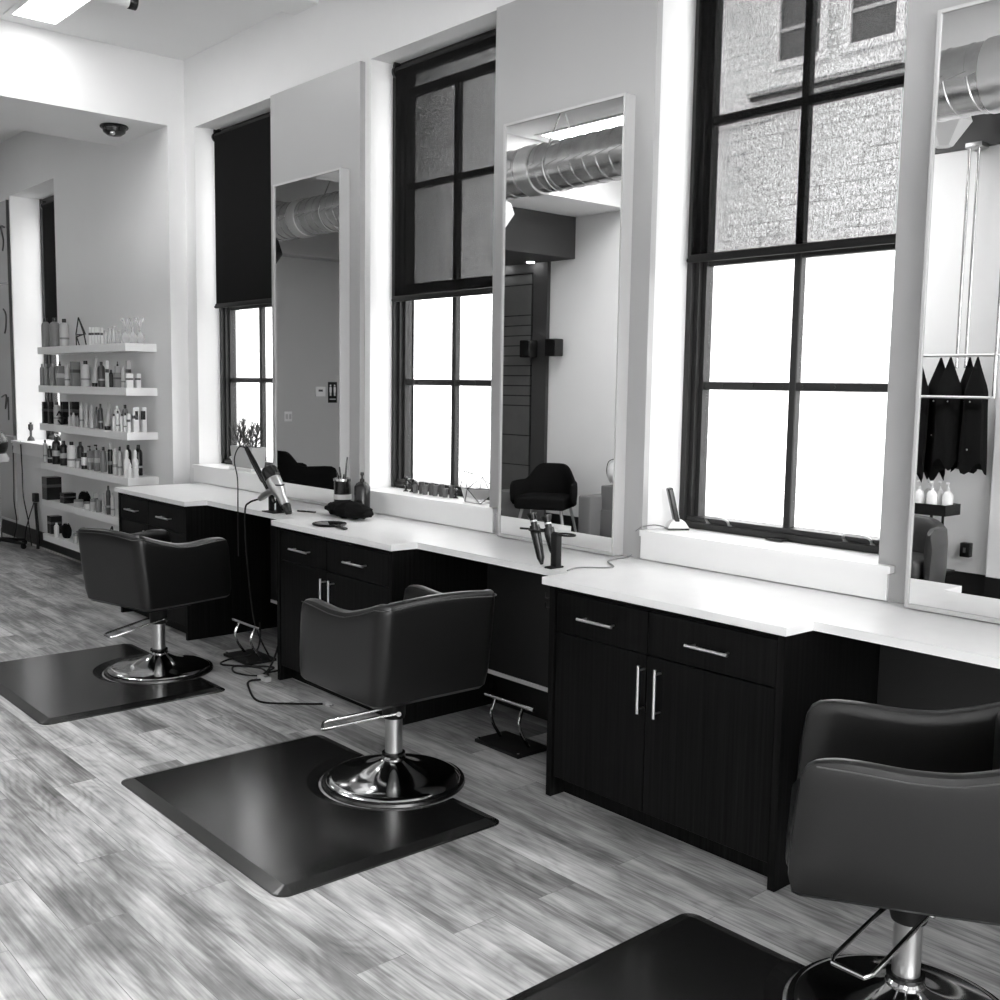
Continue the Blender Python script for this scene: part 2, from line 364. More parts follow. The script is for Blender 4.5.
wins.append(window(5, 10.42, 11.73, XW, 3.56, 0))
for i, (a, b) in enumerate([(-.25, .95)] + WIN + [(10.42, 11.73)]):
    r = wins[i]; cx, cy = r.location.x, r.location.y
    far = i == 4; xn = (XF if far else XW)
    x0, x1, x2 = xn-.07-cx, xn-cx, .09
    bm = prism(nb(), [(x0, a-.075-cy), (x1, a-.075-cy), (x1, a-cy), (x2, a-cy), (x2, b-cy), (x1, b-cy), (x1, b-.02-cy), (x0, b-.02-cy)], 1.031, 1.0575)
    obj('window_sill', bm, 'trim', r, False)
    bm = nb(); box(bm, xn-.052-cx, xn-cx, a-.055-cy, b-.012-cy, .925, 1.0305, .002); obj('sill_apron', bm, 'trim', r, False)

def blind(loc, w, ztop, zbot, label):
    r = thing('roller_blind', label, 'blind', loc, 0, 'black roller blinds'); h = w/2
    bm = nb(); lathe(bm, [(.0, -h), (.027, -h), (.027, h), (0, h)], (0, 0, ztop), 16, 'y'); obj('roller_tube', bm, 'matt', r)
    bm = nb(); box(bm, -.0275, -.0265, -h+.012, h-.012, zbot+.02, ztop); obj('fabric', bm, 'screen', r, False)
    bm = nb(); box(bm, -.036, -.018, -h+.006, h-.006, zbot-.012, zbot+.022, .005); lathe(bm, [(.0, -h-.004), (.011, -h-.004), (.011, -h+.01)], (-.027, 0, zbot), 10, 'y'); lathe(bm, [(.011, h-.01), (.011, h+.004), (0, h+.004)], (-.027, 0, zbot), 10, 'y'); obj('bottom_rail', bm, 'matt', r)
    for s in (-1, 1):
        bm = nb(); lathe(bm, [(0, s*(h)), (.036, s*(h)), (.036, s*(h+.018)), (.02, s*(h+.026)), (0, s*(h+.026))], (0, 0, ztop), 16, 'y'); box(bm, -.02, .02, min(s*(h+.005), s*(h+.02)), max(s*(h+.005), s*(h+.02)), ztop, ztop+.055)
        obj('bracket', bm, 'black', r)
    return r
blind((3.82, 2.555, 0), 1.03, 3.53, 2.262, 'black screen blind half down over the nearest window, brick wall showing through')
blind((3.82, 4.80, 0), 1.03, 3.53, 2.20, 'black screen blind half down over the middle window, behind the row of glasses')
blind((3.82, 7.12, 0), 1.05, 3.53, 2.265, 'black opaque looking blind above the potted plant window')
blind((3.80, 10.93, 0), 1.0, 3.45, 2.235, 'narrow strip of black blind above the product shelves')

# ------------------------------------------------------------------ mirror panels and mirrors
pn = ('nearest', 'middle', 'farthest')
def panel():
    r = obj('mirror_panel', box(nb(), -.037, 0, -.534, .534, .921, 3.593, .0015, 1), 'panel', None, False)
    return r
p0 = panel()
def mirror():
    r = thing('wall_mirror', '', 'mirror'); h = .405; z0, z1 = .925, 2.985; t = .012
    bm = nb(); box(bm, -.069, -.0, -h, -h+t, z0, z1, .001, 1); box(bm, -.069, -.0, h-t, h, z0, z1, .001, 1)
    box(bm, -.069, -.0, -h+t, h-t, z0, z0+t+.004, .001, 1); box(bm, -.069, -.0, -h+t, h-t, z1-t, z1, .001, 1); obj('frame', bm, 'frame', r, False)
    bm = nb(); box(bm, -.062, -.055, -h+t, h-t, z0+t+.004, z1-t); obj('glass', bm, 'mirror', r, False)
    return r
m0 = mirror()
plab = ('grey panel behind the nearest mirror at the right edge', 'tall grey wall panel behind the middle mirror', 'grey wall panel behind the farthest mirror, its top edge in view')
mlab = ('tall framed mirror reflecting hanging black capes, at the right edge', 'tall framed mirror reflecting a black armchair and dark doorway', 'tall framed mirror reflecting a grey wall with a restroom sign')
for k, dy in enumerate(PITCH):
    o = p0 if k == 0 else copy_tree(p0); o.location = (XW, 1.478+dy, 0); tag(o, plab[k], 'wall panel', 'grey panels between the windows')
    o = m0 if k == 0 else copy_tree(m0); o.location = (3.653, 1.46+dy, 0); tag(o, mlab[k], 'mirror', 'framed mirrors of the stations')

# ------------------------------------------------------------------ worktop
poly = [(XW-.002, -2.0), (XW-.002, 7.637)]
front = [(2.974, 7.637)]
for dy in reversed(PITCH):
    front += [(2.974, 1.949+dy), (3.133, 1.949+dy)]
    if dy > 0: 
        nd = PITCH[PITCH.index(dy)-1]; front += [(3.133, 3.114+nd), (2.974, 3.114+nd)]
front += [(3.133, -.3), (3.133, -2.0)]
bm = prism(nb(), poly+front, .889, .92)
bmesh.ops.bevel(bm, geom=[e for e in bm.edges if abs(e.verts[0].co.z-e.verts[1].co.z) < 1e-5], offset=.002, segments=1, affect='EDGES')
tag(obj('worktop', bm, 'worktop', None, False), 'long white quartz worktop with stepped front running under all mirrors', 'counter')

# ------------------------------------------------------------------ cabinets
def bar_handle(L, vertical, parent, y, z):
    bm = nb(); h = L/2
    if vertical: lathe(bm, [(.0, -h), (.006, -h), (.006, h), (0, h)], (-.034, y, z), 12); q = [(y, z-h*.8), (y, z+h*.8)]
    else: lathe(bm, [(.0, -h), (.006, -h), (.006, h), (0, h)], (-.034, y, z), 12, 'y'); q = [(y-h*.8, z), (y+h*.8, z)]
    for a, b in q: lathe(bm, [(.004, -.034), (.004, .001)], (0, a, b), 8, 'x')
    o = obj('handle', bm, 'satin', parent); o['label'] = 'slim satin steel bar handle'
def cabinet():
    r = thing('base_cabinet', '', 'cabinet'); W = 1.121
    bm = nb(); box(bm, 0, .66, 0, .028, 0, .887); box(bm, 0, .66, W-.028, W, 0, .887)
    box(bm, .022, .66, .028, W-.028, .09, .11); box(bm, .08, .095, .028, W-.028, 0, .09); box(bm, .022, .04, .028, W-.028, .865, .887); box(bm, .62, .64, .028, W-.028, .11, .887)
    obj('body', bm, 'cab', r, False)
    g = .0025; ym = .594; yl = .028
    for (a, b, hy) in ((yl, ym, .298), (ym, W-yl-.012, .838)):
        bm = nb(); box(bm, .001, .02, a+g, b-g, .705, .868, .0015, 1); d = obj('drawer_front', bm, 'cab', r, False); bar_handle(.185, False, d, hy, .784)
    for (a, b, hy) in ((yl, ym, .524), (ym, W-yl-.012, .604)):
        bm = nb(); box(bm, .001, .02, a+g, b-g, .092, .700, .0015, 1); d = obj('door', bm, 'cab', r, False); bar_handle(.185, True, d, hy, .573)
    return r
c0 = cabinet()
clab = ('dark wood grain base cabinet with two drawers and two doors, nearest', 'dark base cabinet behind the middle salon chair', 'dark base cabinet at the far end beside the product shelves')
for k, dy in enumerate(PITCH):
    o = c0 if k == 0 else copy_tree(c0); o.location = (2.99, 1.962+dy, 0); tag(o, clab[k], 'cabinet', 'dark base cabinets under the worktop')
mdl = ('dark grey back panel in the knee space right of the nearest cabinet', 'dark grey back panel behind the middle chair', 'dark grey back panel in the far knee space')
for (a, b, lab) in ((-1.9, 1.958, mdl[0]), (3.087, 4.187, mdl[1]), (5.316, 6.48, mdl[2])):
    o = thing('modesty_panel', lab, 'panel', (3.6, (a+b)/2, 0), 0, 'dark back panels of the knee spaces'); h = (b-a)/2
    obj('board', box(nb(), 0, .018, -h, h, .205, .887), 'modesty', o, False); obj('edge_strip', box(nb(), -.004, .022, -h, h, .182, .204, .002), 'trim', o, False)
# tool hooks on the left flank of the near cabinet
r = thing('tool_holder', 'small black tool hook on the flank of the nearest cabinet', 'hook', (3.02, 3.0835, .80))
bm = nb(); box(bm, -.015, .02, 0, .012, -.02, .05, .002); obj('plate', bm, 'black', r)
bm = nb(); tube(bm, smooth_path([(0, .012, .03), (0, .05, .02), (0, .055, .045)]), .004); tube(bm, smooth_path([(0, .012, -.01), (0, .05, -.02), (0, .055, .005)]), .004); obj('hook', bm, 'matt', r)

# ------------------------------------------------------------------ anti-fatigue mats
def mat_outline(d, x0, x1, y0, y1, cx, cy, R, rc=.05):
    x0 += d; x1 -= d; y0 += d; y1 -= d; R += d; rc = max(rc-d, .01); P = []
    def corner(px, py, a0):
        for i in range(7):
            a = a0 + i*PI/12; P.append((px+rc*math.cos(a), py+rc*math.sin(a)))
    corner(x1-rc, y1-rc, 0); corner(x0+rc, y1-rc, PI/2); corner(x0+rc, y0+rc, PI); corner(x1-rc, y0+rc, -PI/2)
    hy = math.sqrt(R*R-(x1-cx)**2); a0 = -math.atan2(hy, x1-cx); a1 = 2*PI - abs(a0)
    a0 = 2*PI + a0; a1 = abs(a0 - 2*PI)
    for i in range(25):                                # around the inside of the recess, from lower to upper crossing
        a = a0 + (a1 - a0)*i/24; P.append((cx+R*math.cos(a), cy+R*math.sin(a)))
    return P
matm = 0
mlabs = ('black salon mat under the nearest chair at the bottom edge', 'black rubber salon mat under the middle chair', 'black rubber salon mat under the farthest chair at left')
chair_c = [(2.64, 1.31), (2.583, 3.602), (2.543, 5.905)]
for k, dy in enumerate((0, 2.2292, 4.53)):
    cx, cy = chair_c[k]; a = (1.672, 2.662, .742+dy, (2.105 if k else 2.065)+dy, cx, cy, .318)
    A, B, D = mat_outline(0, *a), mat_outline(.004, *a), mat_outline(.05, *a)
    bm = nb(); L = []
    for P, z in ((A, 0.0005), (A, .004), (B, .006), (D, .019)): L.append([bm.verts.new((x-cx, yy-cy, z)) for x, yy in P])
    n = len(A)
    for u, v in zip(L, L[1:]):
        for i in range(n): bm.faces.new((u[i], u[(i+1) % n], v[(i+1) % n], v[i]))
    bm.faces.new(L[0][::-1]); bm.faces.new(L[-1])
    bmesh.ops.triangulate(bm, faces=[f for f in bm.faces if len(f.verts) > 4])
    o = obj('floor_mat', bm, 'rubber', None, False); o.location = (cx, cy, 0); tag(o, mlabs[k], 'mat', 'black salon floor mats')

# ------------------------------------------------------------------ styling chairs
def ssm(t): t = max(0, min(1, t)); return t*t*(3-2*t)
def chair_shell():
    a, b, f = .296, .352, .298; T = .062; rc = .03; zb, zf, zd, zk = .420, .806, .778, .872
    P = []                                             # centreline of the U: front left -> back left -> back right -> front right
    ai, bi = a-T/2, b-T/2; L = f+bi-rc
    for i in range(15): t = i/14; P.append((-ai, f-t*L, 'arm', t))
    for i in range(1, 6): g = PI + i*PI/2/6; P.append((-ai+rc+rc*math.cos(g), -bi+rc+rc*math.sin(g), 'c', i/6))
    for i in range(13): t = i/12; P.append((-ai+rc+t*2*(ai-rc), -bi, 'back', t))
    Q = [(-x, y, k, t) for (x, y, k, t) in P[:20]][::-1]
    P = P + Q
    zs = []
    for x, y, k, t in P:
        if k == 'arm':
            K = [(0, .804), (.2, .799), (.45, .787), (.62, .790), (.82, .820), (1, .856)]
            for (ta, za), (tb, zb_) in zip(K, K[1:]):
                if ta <= t <= tb+1e-6: z = za + (zb_-za)*(t-ta)/(tb-ta)
        elif k == 'c': z = .858
        else: z = .86 + .012*math.sin(PI*t)
        zs.append(z)
    n = len(P); secs = []
    for i, (x, y, k, t) in enumerate(P):
        p0, p1 = P[max(i-1, 0)], P[min(i+1, n-1)]
        tx, ty = p1[0]-p0[0], p1[1]-p0[1]; l = math.hypot(tx, ty); nx, ny = ty/l, -tx/l      # outward
        if nx*x + ny*(y) < 0: nx, ny = -nx, -ny
        z = zs[i]; e = min(i, n-1-i); dn = [.035, .012, .003][e] if e < 3 else 0; z -= dn
        w = T/2*([.55, .85, 1][e] if e < 3 else 1)
        ring = []
        prof = [(1, 0), (1.02, .35), (1.02, .7), (1, .93), (.75, .985), (0, 1.0), (-.75, .985), (-1, .93), (-1, .6), (-1, 0)]
        for s, h in prof:
            hz = zb + (z-zb)*h
            tp = 1 - h                                  # taper towards the bottom
            ox, oy = x + nx*w*s, y + ny*w*s
            if oy < 0: oy *= 1 - .155*tp
            elif oy > .2: oy *= 1 + .10*tp
            ox *= 1 - .008*tp
            ring.append((ox, oy, hz))
        secs.append(ring)
    return rings(nb(), secs), P, zs
def styling_chair(label, loc, th, lever):
    r = thing('styling_chair', label, 'chair', (loc[0], loc[1], 0), 0, 'grey vinyl styling chairs on round chrome bases')
    q = math.radians(th)
    bm, P, zs = chair_shell(); obj('shell', bm, 'vinyl', r, rot=(0, 0, q), sub=1)
    # welt following the top outer edge
    pts = []; n = len(P)
    for i, (x, y, k, t) in enumerate(P):
        if i in (0, n-1): continue
        s = 1.0; ln = math.hypot(x, y+.02)
        p0, p1 = P[i-1], P[i+1]; tx, ty = p1[0]-p0[0], p1[1]-p0[1]; l = math.hypot(tx, ty); nx, ny = ty/l, -tx/l
        if nx*x+ny*y < 0: nx, ny = -nx, -ny
        pts.append((x+nx*.0315, y+ny*.0315, zs[i]-.024))
    obj('piping', tube(nb(), pts, .0022, 6), 'piping', r, rot=(0, 0, q))
    bm = nb(); box(bm, -.215, .215, -.215, .322, .45, .575, .035, 4); obj('seat_cushion', bm, 'vinyl', r, rot=(0, 0, q))
    bm = nb(); box(bm, -.20, .20, -.272, -.205, .56, .84, .03, 3); obj('back_cushion', bm, 'vinyl', r, rot=(0, 0, q))
    bm = nb(); box(bm, -.235, .235, -.25, .27, .424, .45, .006, 2); obj('seat_base', bm, 'matt', r, rot=(0, 0, q))
    bm = nb(); box(bm, -.14, .14, -.16, .14, .385, .424, .012, 2); lathe(bm, [(0, .285), (.046, .285), (.05, .30), (.05, .35), (.07, .386)], n=24); obj('swivel_plate', bm, 'matt', r, rot=(0, 0, q))
    bm = nb(); lathe(bm, [(0, .10), (.037, .10), (.037, .288), (0, .288)], n=28); obj('column', bm, 'brushed', r)
    prof = [(0, .122), (.044, .122), (.052, .112), (.052, .103), (.066, .092), (.105, .072), (.16, .052), (.215, .041), (.262, .034), (.283, .028), (.288, .022), (.284, .017), (0, .017)]
    bm = nb(); lathe(bm, prof, n=64); obj('base', bm, 'chrome', r)
    bm = nb(); lathe(bm, [(0, .001), (.306, .001), (.308, .006), (.304, .0165), (0, .0165)], n=64); obj('base_gasket', bm, 'rubber', r)
    bm = nb(); lathe(bm, [(.0, .1225), (.05, .1225), (.05, .132), (.038, .135)], n=24); obj('column_collar', bm, 'black', r)
    L = .30
    p = [(-.02, -.05, .315), (.05, -.052, .305), (L-.02, -.055, .255), (L, -.045, .25), (L, .045, .25), (L-.02, .055, .255), (.05, .052, .305), (-.02, .05, .315)]
    bm = nb(); tube(bm, p, .0065, 10); lathe(bm, [(.011, -.062), (.011, .062)], (-.02, 0, .315), 12, 'y'); obj('pump_lever', bm, 'chrome', r, rot=(0, 0, math.radians(lever)))
    return r
styling_chair('grey styling chair nearest the camera, cut by the right edge', chair_c[0], 31.35, 180)
styling_chair('grey styling chair in the middle, its back towards the camera', chair_c[1], -1.2, 145)
styling_chair('grey styling chair farthest away, turned to face the worktop', chair_c[2], 283.6, 180)

# floor footrests
def footrest(loc, rz, label):
    r = thing('footrest', label, 'footrest', loc, rz, 'floor footrests under the worktop')
    bm = nb(); box(bm, -.10, .10, -.155, .155, .0, .018, .004); obj('base_plate', bm, 'matt', r)
    for s in (-.10, .10):
        bm = nb(); tube(bm, smooth_path([(.02, s, .018), (-.03, s, .09), (-.045, s, .15), (-.02, s, .215)], 6), .008); obj('support', bm, 'chrome', r)
    bm = nb(); lathe(bm, [(0, -.17), (.010, -.17), (.010, .17), (0, .17)], (-.02, 0, .22), 12, 'y'); obj('foot_bar', bm, 'chrome', r)
    for s in (-.14, .14):
        bm = nb(); lathe(bm, [(0, .0185), (.007, .0185), (.007, .024), (0, .024)], (-.085, s, 0), 10); obj('bolt', bm, 'chrome', r)
footrest((3.28, 3.62, 0), 0, 'chrome bar footrest on black plate right of the middle chair')
footrest((3.09, 5.83, 0), 0, 'chrome bar footrest on black plate behind tangled cords')

# ------------------------------------------------------------------ product shelves and products
SZ = {1: 1.985, 2: 1.638, 3: 1.29, 4: .93, 5: .59, 6: .26}
sname = {1: 'top', 2: 'second', 3: 'third', 4: 'fourth', 5: 'fifth', 6: 'lowest'}
for s, z in SZ.items():
    yn = 8.19 if s < 5 else 8.19
    bm = nb(); box(bm, 3.3, XF, yn, 10.23, z-.062, z, .0015, 1)
    tag(obj('floating_shelf', bm, 'trim', None, False), 'white floating shelf, %s of the six product shelves' % (sname[s] + (' one' if s == 1 else ''))if s > 1 else 'white floating shelf, topmost of the six product shelves', 'shelf', 'white floating product shelves')
bm = nb(); box(bm, XF-.02, XF, 8.95, 9.0, .2, 1.93); box(bm, XF-.02, XF, 9.45, 9.5, .2, 1.93)
PRODUCTS = {
    1: [(10.11, 3.34, 0.074, 0.266, 'bottle_darkcap', 'mid'), (9.87, 3.34, 0.09, 0.257, 'bottle_darkcap', 'mid'), (9.66, 3.35, 0.081, 0.241, 'bottle_darkcap', 'light'), (9.0, 3.33, 0.018, 0.146, 'carton', 'white'), (8.94, 3.33, 0.018, 0.144, 'carton', 'white'), (8.87, 3.33, 0.018, 0.142, 'carton', 'white'), (8.81, 3.33, 0.018, 0.14, 'carton', 'white'), (8.74, 3.33, 0.018, 0.134, 'carton', 'white'), (8.68, 3.34, 0.035, 0.109, 'jar', 'clear'), (8.59, 3.34, 0.035, 0.122, 'jar', 'clear'), (8.5, 3.34, 0.03, 0.135, 'jar', 'clear'), (8.41, 3.34, 0.034, 0.101, 'jar', 'clear'), (8.24, 3.33, 0.075, 0.196, 'flask', 'clear'), (8.18, 3.38, 0.075, 0.196, 'flask', 'clear'), (8.13, 3.44, 0.075, 0.205, 'flask', 'clear')],
    2: [(10.21, 3.33, 0.04, 0.198, 'bottle_samecap', 'mid'), (10.09, 3.33, 0.043, 0.197, 'bottle_samecap', 'mid'), (9.94, 3.33, 0.054, 0.196, 'bottle_samecap', 'mid'), (9.77, 3.34, 0.061, 0.222, 'squarebottle', 'mid'), (9.55, 3.33, 0.05, 0.194, 'bottle_samecap', 'light'), (9.39, 3.34, 0.066, 0.211, 'carton', 'mid'), (9.12, 3.33, 0.079, 0.217, 'bottle_darkcap', 'light'), (8.92, 3.33, 0.054, 0.248, 'tube', 'light'), (8.82, 3.35, 0.055, 0.207, 'bottle_samecap', 'dark'), (8.67, 3.34, 0.023, 0.214, 'carton', 'white'), (8.55, 3.325, 0.033, 0.14, 'bottle_samecap', 'black'), (8.63, 3.41, 0.041, 0.215, 'squarebottle', 'light'), (8.42, 3.325, 0.049, 0.117, 'carton', 'mid'), (8.36, 3.35, 0.036, 0.164, 'bottle_samecap', 'light'), (8.2, 3.325, 0.025, 0.109, 'carton', 'white'), (8.48, 3.44, 0.033, 0.215, 'carton', 'light'), (8.13, 3.35, 0.031, 0.11, 'carton', 'white'), (8.14, 3.41, 0.034, 0.111, 'carton', 'white')],
    3: [(10.16, 3.33, 0.043, 0.198, 'carton', 'black'), (10.01, 3.33, 0.041, 0.201, 'carton', 'black'), (9.87, 3.34, 0.061, 0.204, 'bottle_darkcap', 'light'), (9.82, 3.39, 0.054, 0.206, 'carton', 'black'), (9.51, 3.325, 0.03, 0.098, 'bottle_samecap', 'light'), (9.42, 3.325, 0.032, 0.119, 'bottle_samecap', 'light'), (9.6, 3.4, 0.065, 0.21, 'carton', 'black'), (9.33, 3.325, 0.03, 0.095, 'bottle_samecap', 'mid'), (9.24, 3.33, 0.035, 0.209, 'bottle_samecap', 'light'), (9.13, 3.33, 0.04, 0.203, 'tubecap', 'light'), (9.02, 3.33, 0.047, 0.197, 'tubecap', 'light'), (9.0, 3.37, 0.031, 0.181, 'bottle_darkcap', 'mid'), (8.86, 3.35, 0.037, 0.209, 'bottle_darkcap', 'dark'), (8.66, 3.33, 0.061, 0.23, 'tube', 'light'), (8.51, 3.325, 0.029, 0.136, 'bottle_darkcap', 'white'), (8.61, 3.39, 0.052, 0.198, 'bottle_samecap', 'white'), (8.43, 3.325, 0.031, 0.163, 'bottle_darkcap', 'white'), (8.35, 3.325, 0.029, 0.141, 'bottle_darkcap', 'white'), (8.49, 3.41, 0.047, 0.209, 'bottle_darkcap', 'mid'), (8.28, 3.325, 0.028, 0.151, 'bottle_darkcap', 'white'), (8.17, 3.325, 0.024, 0.146, 'carton', 'white'), (8.2, 3.37, 0.022, 0.192, 'carton', 'white'), (8.12, 3.39, 0.033, 0.194, 'stripebox', 'white'), (8.1, 3.45, 0.034, 0.195, 'stripebox', 'white')],
    4: [(10.22, 3.34, 0.04, 0.205, 'bottle_darkcap', 'light'), (10.05, 3.325, 0.043, 0.159, 'bottle_samecap', 'black'), (9.89, 3.33, 0.073, 0.248, 'labelbottle', 'black'), (9.7, 3.33, 0.066, 0.221, 'labelbottle', 'black'), (9.53, 3.34, 0.078, 0.221, 'bottle_darkcap', 'white'), (9.35, 3.325, 0.05, 0.082, 'jar', 'light'), (9.54, 3.42, 0.057, 0.218, 'bottle_darkcap', 'dark'), (9.19, 3.325, 0.051, 0.143, 'bandjar', 'white'), (9.12, 3.35, 0.043, 0.206, 'pumpsquare', 'mid'), (8.97, 3.35, 0.044, 0.223, 'pumpsquare', 'mid'), (8.82, 3.35, 0.05, 0.213, 'bottle_darkcap', 'mid'), (8.62, 3.33, 0.04, 0.257, 'spraycan', 'black'), (8.51, 3.325, 0.038, 0.214, 'spraycan', 'light'), (8.47, 3.35, 0.039, 0.232, 'bottle_darkcap', 'light'), (8.28, 3.33, 0.054, 0.219, 'sculpt', 'white'), (8.52, 3.44, 0.052, 0.243, 'bottle_samecap', 'black'), (8.2, 3.325, 0.04, 0.105, 'sculpt', 'white'), (8.26, 3.39, 0.05, 0.218, 'sculpt', 'white'), (8.09, 3.33, 0.038, 0.12, 'sculpt', 'white'), (8.39, 3.47, 0.064, 0.249, 'bottle_samecap', 'black'), (8.09, 3.38, 0.04, 0.126, 'sculpt', 'white')],
    5: [(10.1, 3.35, 0.134, 0.208, 'carton', 'black'), (9.71, 3.36, 0.107, 0.093, 'carton', 'black'), (9.35, 3.325, 0.08, 0.064, 'jar', 'light'), (9.47, 3.42, 0.112, 0.119, 'pouch', 'black'), (9.15, 3.325, 0.051, 0.064, 'jar', 'white'), (9.01, 3.325, 0.047, 0.103, 'jar', 'light'), (9.12, 3.39, 0.033, 0.141, 'carton', 'light'), (8.88, 3.325, 0.05, 0.106, 'jar', 'mid'), (8.77, 3.325, 0.028, 0.175, 'tubecap', 'light'), (8.68, 3.33, 0.037, 0.24, 'bottle_samecap', 'dark'), (8.58, 3.325, 0.033, 0.191, 'bottle_samecap', 'light')],
    6: [(10.17, 3.39, 0.103, 0.165, 'carton', 'black'), (9.93, 3.325, 0.045, 0.129, 'bottle_samecap', 'white'), (9.8, 3.37, 0.097, 0.131, 'pouch', 'black'), (9.45, 3.325, 0.04, 0.083, 'jar', 'light'), (9.32, 3.325, 0.041, 0.116, 'jar', 'white')],
}
num = ['first', 'second', 'third', 'fourth', 'fifth', 'sixth', 'seventh', 'eighth', 'ninth', 'tenth', 'eleventh', 'twelfth', 'thirteenth', 'fourteenth', 'fifteenth', 'sixteenth', 'seventeenth', 'eighteenth', 'nineteenth', 'twentieth', '21st', '22nd', '23rd', '24th', '25th', '26th', '27th', '28th']
tn = {'mid': 'grey', 'light': 'pale grey', 'dark': 'dark grey', 'black': 'black', 'white': 'white', 'clear': 'clear glass'}
kn = {'bottle_darkcap': ('bottle', '%s bottle with black cap'), 'bottle_samecap': ('bottle', '%s round bottle'), 'carton': ('carton', '%s upright carton'), 'jar': ('jar', 'small %s lidded jar'),
      'flask': ('ornament', '%s round bottle'), 'squarebottle': ('bottle', '%s square shouldered bottle'), 'tube': ('tube', '%s leaning squeeze tube'), 'tubecap': ('tube', '%s squeeze tube'),
      'stripebox': ('carton', '%s carton with black window'), 'labelbottle': ('bottle', '%s bottle with pale label'), 'bandjar': ('jar', '%s jar with black band'), 'pumpsquare': ('pump_bottle', '%s square bottle with black pump'),
      'spraycan': ('spray_can', '%s tall spray can'), 'sculpt': ('spray_bottle', '%s sculpted spray bottle'), 'pouch': ('pouch', '%s soft pouch')}
def product(s, i, n, yy, x, w, h, kind, tone):
    z = SZ[s]+.0005; r = w/2; yy = max(yy, 8.2+r*1.1); nm, ph = kn[kind]
    mt = tone
    lab = '%s, %s from the left on the %s product shelf' % (ph % tn[tone], num[i], sname[s])
    o = thing(nm, lab, nm.replace('_', ' '), (x, yy, z), 0, 'products on the %s shelf' % sname[s])
    def P(name, bm, m, **k): return obj(name, bm, m, o, **k)
    if kind in ('bottle_darkcap', 'bottle_samecap', 'labelbottle'):
        P('body', lathe(nb(), [(0, 0), (r*.95, 0), (r, .006), (r, h*.74), (r*.8, h*.82), (r*.42, h*.86), (0, h*.86)], n=14), mt)
        P('cap', lathe(nb(), [(r*.44, h*.86), (r*.44, h*.99), (r*.3, h), (0, h)], n=12), 'black' if kind != 'bottle_samecap' else mt)
        if kind == 'labelbottle': P('label_band', lathe(nb(), [(r*1.015, h*.3), (r*1.015, h*.5)], n=14), 'labelc')
        elif h > .15: P('label_band', lathe(nb(), [(r*1.015, h*.25), (r*1.015, h*.32)], n=14), 'labelc' if tone in ('dark', 'black') else 'mid')
    elif kind in ('carton', 'stripebox'):
        P('box', box(nb(), -r, r, -r, r, 0, h, .0015, 1), mt, smooth=False)
        if kind == 'stripebox': P('window_panel', box(nb(), -r-.001, r*.4, -r-.001, r*.8, h*.5, h*.85), 'black', smooth=False)
        elif h > .08: P('printed_band', box(nb(), -r-.0007, r-.002, -r-.0007, r-.002, h*.55, h*.68), 'dark' if tone != 'dark' else 'mid', smooth=False)
    elif kind in ('jar', 'bandjar'):
        P('body', lathe(nb(), [(0, 0), (r*.95, 0), (r, .005), (r, h*.7), (r*.9, h*.74), (0, h*.74)], n=14), mt)
        P('lid', lathe(nb(), [(r*.96, h*.74), (r*.96, h), (0, h)], n=14), 'black' if kind == 'bandjar' else ('mid' if tone != 'clear' else 'clear'))
        if kind == 'bandjar': P('band', lathe(nb(), [(r*1.02, h*.02), (r*1.02, h*.25)], n=14), 'black')
    elif kind == 'flask':
        P('body', lathe(nb(), [(0, 0), (r*.6, 0), (r*.95, h*.1), (r, h*.2), (r*.85, h*.33), (r*.3, h*.42), (r*.2, h*.46), (r*.28, h*.5), (0, h*.5)], n=18), mt)
        bm = nb()
        for q in range(5):
            a = q*2*PI/5 + i; tube(bm, smooth_path([(0, 0, h*.5), (r*.35*math.cos(a), r*.35*math.sin(a), h*.75), (r*.85*math.cos(a), r*.85*math.sin(a), h*.98), (r*1.0*math.cos(a), r*1.0*math.sin(a), h*.84)], 4), [.004]*13, 6)
        P('stopper', bm, mt)
    elif kind in ('squarebottle', 'pumpsquare'):
        hb = h*.8; P('body', box(nb(), -r, r, -r*1.1, r*1.1, 0, hb, .006, 2), mt)
        bm = lathe(nb(), [(r*.35, hb), (r*.35, hb+h*.06), (r*.18, hb+h*.07), (r*.18, h*.97), (0, h*.97)], n=10)
        if kind == 'pumpsquare': box(bm, -r*.9, r*.2, -.005, .005, h*.95, h)
        P('pump' if kind == 'pumpsquare' else 'cap', bm, 'black')
        P('label_band', box(nb(), -r-.0008, r-.003, -r*1.1-.0008, r*.9, hb*.4, hb*.62), 'labelc', smooth=False)
    elif kind in ('tube', 'tubecap'):
        t = .16 if kind == 'tube' else 0
        secs = []
        for j in range(9):
            u = j/8; hz = h*.14 + u*h*.84; rx = r*(1-.9*u); ry = r*(1+.25*u)
            secs.append([(rx*math.cos(2*PI*m/14), ry*math.sin(2*PI*m/14) - t*hz, hz) for m in range(14)])
        P('body', rings(nb(), secs), mt); P('cap', lathe(nb(), [(0, 0), (r*.8, 0), (r*.85, h*.13), (0, h*.13)], n=12), 'black' if tone == 'light' and kind == 'tube' else mt)
    elif kind == 'spraycan':
        P('body', lathe(nb(), [(0, 0), (r, .003), (r, h*.72), (r*.9, h*.76), (r*.75, h*.79), (0, h*.79)], n=16), mt)
        P('cap', lathe(nb(), [(r*.72, h*.79), (r*.72, h*.93), (r*.5, h), (0, h)], n=14), 'light' if tone == 'black' else mt)
        P('label_band', lathe(nb(), [(r*1.01, h*.3), (r*1.01, h*.42)], n=16), 'mid')
    elif kind == 'sculpt':
        P('body', lathe(nb(), [(0, 0), (r*.9, 0), (r*1., h*.04), (r*.8, h*.3), (r*1., h*.5), (r*.9, h*.62), (r*.5, h*.68), (r*.45, h*.72), (0, h*.72)], n=14), mt)
